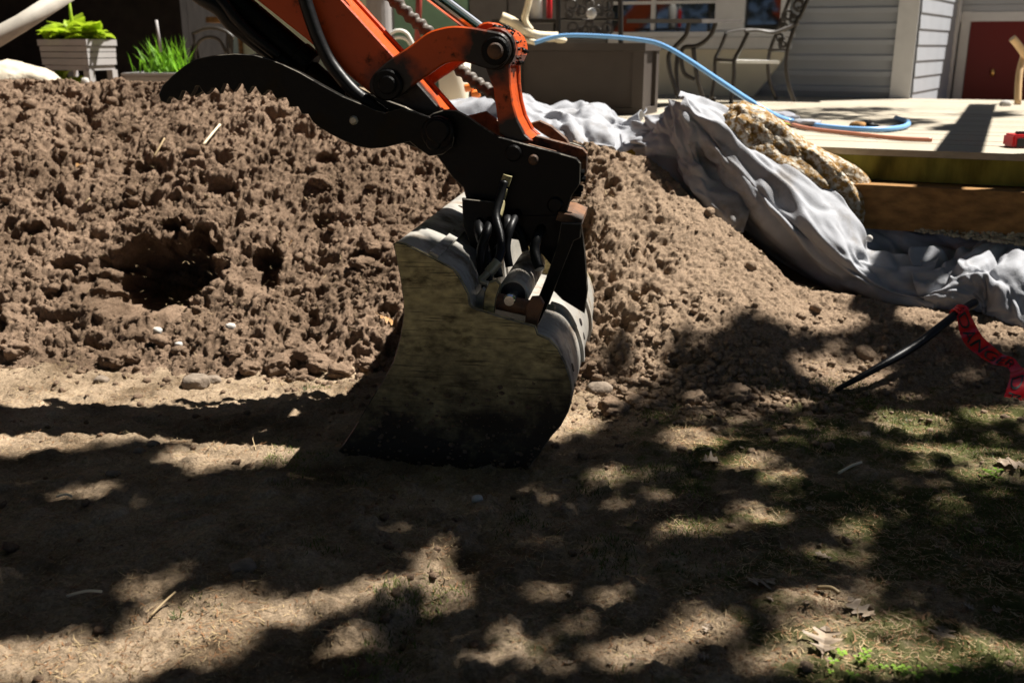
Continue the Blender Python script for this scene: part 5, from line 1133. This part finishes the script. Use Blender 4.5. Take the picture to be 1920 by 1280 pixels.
# ------------------------------------------------------------------ litter on the ground
def blades(n, xr, yr, seed, lmin, lmax, w, lift, mat, name, label, dens=None, cat='litter', upright=0.0):
    r = np.random.default_rng(seed); x = r.uniform(*xr, n); y = r.uniform(*yr, n)
    if dens is not None:
        k = r.uniform(0, 1, n) < dens(x, y); x = x[k]; y = y[k]
    n = len(x); z = surf(x, y); a = r.uniform(0, 6.283, n); L_ = lmin + (lmax - lmin) * r.uniform(0, 1, n) ** 2
    tilt = r.uniform(-.05, .25, n) + upright * r.uniform(.4, 1.2, n)
    d = np.stack([np.cos(a) * np.cos(tilt), np.sin(a) * np.cos(tilt), np.sin(tilt)], 1) * L_[:, None]
    sd = np.stack([-np.sin(a), np.cos(a), np.zeros(n)], 1) * (w * r.uniform(.6, 1.3, n))[:, None]
    c = np.stack([x, y, z + lift], 1); bend = np.stack([-np.sin(a), np.cos(a), r.uniform(-.1, .5, n)], 1) * (L_ * r.uniform(-.2, .2, n))[:, None]
    m_ = c + d * .5 + bend; e_ = c + d
    V = np.stack([c - sd, c + sd, m_ + sd, m_ - sd, e_], 1).reshape(-1, 3); i = np.arange(n) * 5
    F1 = np.concatenate([np.stack([i, i + 1, i + 2], 1), np.stack([i, i + 2, i + 3], 1), np.stack([i + 3, i + 2, i + 4], 1)])
    o = np_mesh(name, V, F1, mat); return tag(o, label, cat, kind='stuff')
def dn(x, y): return np.clip(.25 + .55 * sstep(-.3, 1.0, x) + .5 * fbm(x * 2.5, y * 2.5, 91, 3), 0.03, 1) * (1 - sstep(3.9, 4.3, y) * .7)
def dm(x, y): return sstep(.02, .35, fbm(x * 3.4, y * 3.4, 95, 4) + .28 * sstep(0, 1.4, x) - .30 + .1 * (y < 3)) * (y < 4.15)
blades(60000, (-2.2, 2.7), (1.9, 4.3), 31, .008, .042, .0011, .003, M['straw'], 'dry_grass', 'dry straw coloured grass and needle litter over the foreground ground', dn)
blades(52000, (-2.2, 2.7), (1.9, 4.3), 32, .010, .045, .0010, .003, M['needle'], 'pine_needles', 'brown needles strewn over the mossy foreground', dn)
blades(130000, (-.9, 2.7), (1.9, 4.2), 33, .008, .030, .0013, .0, M['grass'], 'moss_and_grass', 'low moss and short grass patches on the right foreground', dm, 'grass', .9)
blades(2200, (-3.2, 2.0), (4.2, 6.3), 34, .015, .06, .0012, .004, M['straw'], 'root_fibres', 'fine root fibres and straw bits in the dug soil', None, 'litter', .3)
blades(260, (-1.8, 2.6), (2.1, 4.2), 35, .05, .12, .0011, .006, M['straw'], 'long_straws', 'longer loose straws and stems lying on the foreground', None, 'litter', .12)
# dead oak leaves
def oak_outline():
    pts = []; L_ = 1.0
    prof = [(0, .02), (.10, .05), (.18, .24), (.25, .26), (.30, .10), (.38, .14), (.48, .40), (.56, .42), (.58, .16), (.66, .16), (.76, .34), (.83, .30), (.82, .12), (.90, .12), (1.0, .02)]
    return [(t - .5, w) for t, w in prof], [(t - .5, -w) for t, w in reversed(prof)]
def oak_leaf(c, size, ang, seed, mat, label, group=None, tilt=0.25):
    rr = random.Random(seed); U, D = oak_outline(); bm = bmesh.new(); n = len(U)
    ax, ay, az = rr.uniform(-.5, .8), rr.uniform(-.6, .6), rr.uniform(-.3, .3)
    Rm = Matrix.Rotation(ang, 3, 'Z') @ Matrix.Rotation(rr.uniform(-tilt, tilt), 3, 'X') @ Matrix.Rotation(rr.uniform(-tilt, tilt), 3, 'Y')
    def pt(x, y):
        y = y * (1 + rr.uniform(-.2, .25)); x = x + rr.uniform(-.02, .02)
        z = ax * x * x + ay * abs(y) * .8 + az * x * y + rr.uniform(-.03, .03); return c + Rm @ (Vector((x, y, z)) * size)
    mid = [bm.verts.new(pt(U[i][0], 0)) for i in range(n)]; up = [bm.verts.new(pt(*U[i])) for i in range(n)]; dn_ = [bm.verts.new(pt(U[i][0], -U[i][1])) for i in range(n)]
    for i in range(n - 1):
        bm.faces.new((mid[i], mid[i + 1], up[i + 1], up[i])); bm.faces.new((mid[i + 1], mid[i], dn_[i], dn_[i + 1]))
    s_ = [bm.verts.new(c + Rm @ (Vector(q) * size)) for q in ((-.5, .012, 0), (-.5, -.012, 0), (-.82, 0, .05))]; bm.faces.new(s_)
    o = bm_obj('oak_leaf', bm, mat, None); return tag(o, label, 'leaf', group)
OL = [(1427, 1095, .085, .4, 'deadleaf', 'grey dead oak leaf in the shade near the lower right centre'), (1545, 1208, .095, 1.2, 'deadleaf', 'largest grey brown oak leaf at lower right above the clover'), (1612, 1150, .078, 2.2, 'deadleaf', 'curled pinkish oak leaf on sunlit needles at lower right'),
      (1335, 868, .075, .2, 'deadleaf', 'pale dead leaf beside a sun fleck right of the bucket'), (1898, 872, .11, 3.0, 'deadleaf', 'pale lobed leaf at the right edge of the moss'), (1765, 1195, .07, .9, 'deadleaf', 'ragged grey leaf lying right of the clover'), (1545, 1048, .05, 2.7, 'deadleaf', 'small round dead leaf in shade right of the oak leaf'),
      (1440, 812, .05, 1.0, 'deadleaf', 'small crumpled pale leaf on the moss below the bank'), (1340, 808, .035, 2.0, 'deadleaf', 'tiny pale leaf on the mossy ground near the mound foot'), (1620, 815, .05, .1, 'deadleaf', 'pale leaf lying flat on moss below the black pipe'), (1780, 1170, .04, .4, 'tanleaf', 'tan leaf scrap in the lower right shade'),
      (1052, 958, .035, 1.4, 'deadleaf', 'little leaf scrap in the shade right of the bucket bottom'), (1520, 960, .04, 2.0, 'deadleaf', 'small pale leaf on the dark moss at right centre')]
for i, (px, py, sz_, an, mt, lb) in enumerate(OL): oak_leaf(ground_hit(px, py) + Vector((0, 0, .012)), sz_ * 1.1, an, 300 + i, M[mt], lb)
for i, (px, py, sz_, mt, lb) in enumerate(((728, 602, .10, 'tanleaf', 'orange brown curled leaf on the mound beside the bucket'), (246, 372, .085, 'deadleaf', 'pale dry leaf on the upper face of the mound'), (152, 314, .06, 'tanleaf', 'small tan leaf on the mound at upper left'), (545, 462, .05, 'tanleaf', 'brown leaf bit on the mound right of the hole'))):
    q = ground_hit(px, py); oak_leaf(q + Vector((0, -.015, .02)), sz_, i * 1.3, 400 + i, M[mt], lb, None, .8)
r = random.Random(8)
for k in range(46):
    px = r.uniform(980, 1900); py = r.uniform(790, 1260); q = ground_hit(px, py)
    oak_leaf(q + Vector((0, 0, .006)), r.uniform(.016, .032), r.uniform(0, 6), 500 + k, M['deadleaf'], 'tiny pale leaf scrap among the needles and moss of the right foreground', 'tiny leaf scraps in the right foreground', .5)
# sticks and straws on the mound
for i, (a, b, r_, mt, lb) in enumerate((((290, 298), (310, 266), .006, 'straw', 'bright yellow straw standing on the upper mound'), ((382, 276), (414, 240), .007, 'driftwood', 'pale broken stick on the mound under the thumb teeth'), ((170, 376), (162, 388), .006, 'straw', 'short pale splinter on the left of the mound'), ((1570, 890), (1612, 874), .005, 'driftwood', 'grey white twig lying on the dark moss'), ((110, 934), (138, 938), .004, 'driftwood', 'white splinter in shade at the left edge'), ((130, 1120), (195, 1117), .004, 'driftwood', 'thin pale twig across the sunlit lower left ground'), ((285, 1158), (332, 1118), .003, 'straw', 'long curved stem on the sunlit lower left ground'), ((1530, 1105), (1570, 1120), .006, 'straw', 'flat dry stalk in the shade above the oak leaves'))):
    p1 = ground_hit(*a) + Vector((0, -.01, .012)); p2 = ground_hit(*b) + Vector((0, -.01, .02)); o = tube('twig', catmull([p1, (p1 + p2) / 2 + Vector((.006, 0, .008)), p2], 4), r_, M[mt], None, 6); tag(o, lb, 'twig')
# clover and weeds
def clover(c, s_, seed, label, group):
    rr = random.Random(seed); bm = bmesh.new()
    for k in range(3):
        a = k * 2.094 + rr.uniform(-.2, .2); d = Vector((math.cos(a), math.sin(a), .1)); e_ = Vector((-math.sin(a), math.cos(a), 0)); ctr = c + Vector((0, 0, s_ * 1.1))
        q = [ctr, ctr + d * s_ * .6 - e_ * s_ * .45 + Vector((0, 0, .1 * s_)), ctr + d * s_ * 1.05 - e_ * s_ * .3, ctr + d * s_ * .95, ctr + d * s_ * 1.05 + e_ * s_ * .3, ctr + d * s_ * .6 + e_ * s_ * .45 + Vector((0, 0, .1 * s_))]
        vv = [bm.verts.new(v) for v in q]; bm.faces.new(vv[:4]); bm.faces.new((vv[0], vv[3], vv[4], vv[5]))
    v3 = [bm.verts.new(c + Vector(v)) for v in ((-.001, 0, -.004), (.001, 0, -.004), (0, 0, s_ * 1.1))]; bm.faces.new(v3)
    o = bm_obj('clover', bm, M['clover'], None); return tag(o, label, 'clover', group)
r = random.Random(12)
for k in range(22):
    px = r.gauss(1610, 34) if k < 15 else r.gauss(1745, 26); py = r.gauss(1245, 18) if k < 15 else r.gauss(1262, 12)
    clover(ground_hit(px, py), r.uniform(.009, .017), k, 'bright green clover sprig in the sunlit patch at the lower right', 'clover sprigs at the lower right')
for k in range(7): clover(ground_hit(r.gauss(1856, 12), r.gauss(893, 5)), r.uniform(.012, .02), 60 + k, 'bright green weed sprig by the pale leaf at the right edge', 'weed sprigs at the right edge')
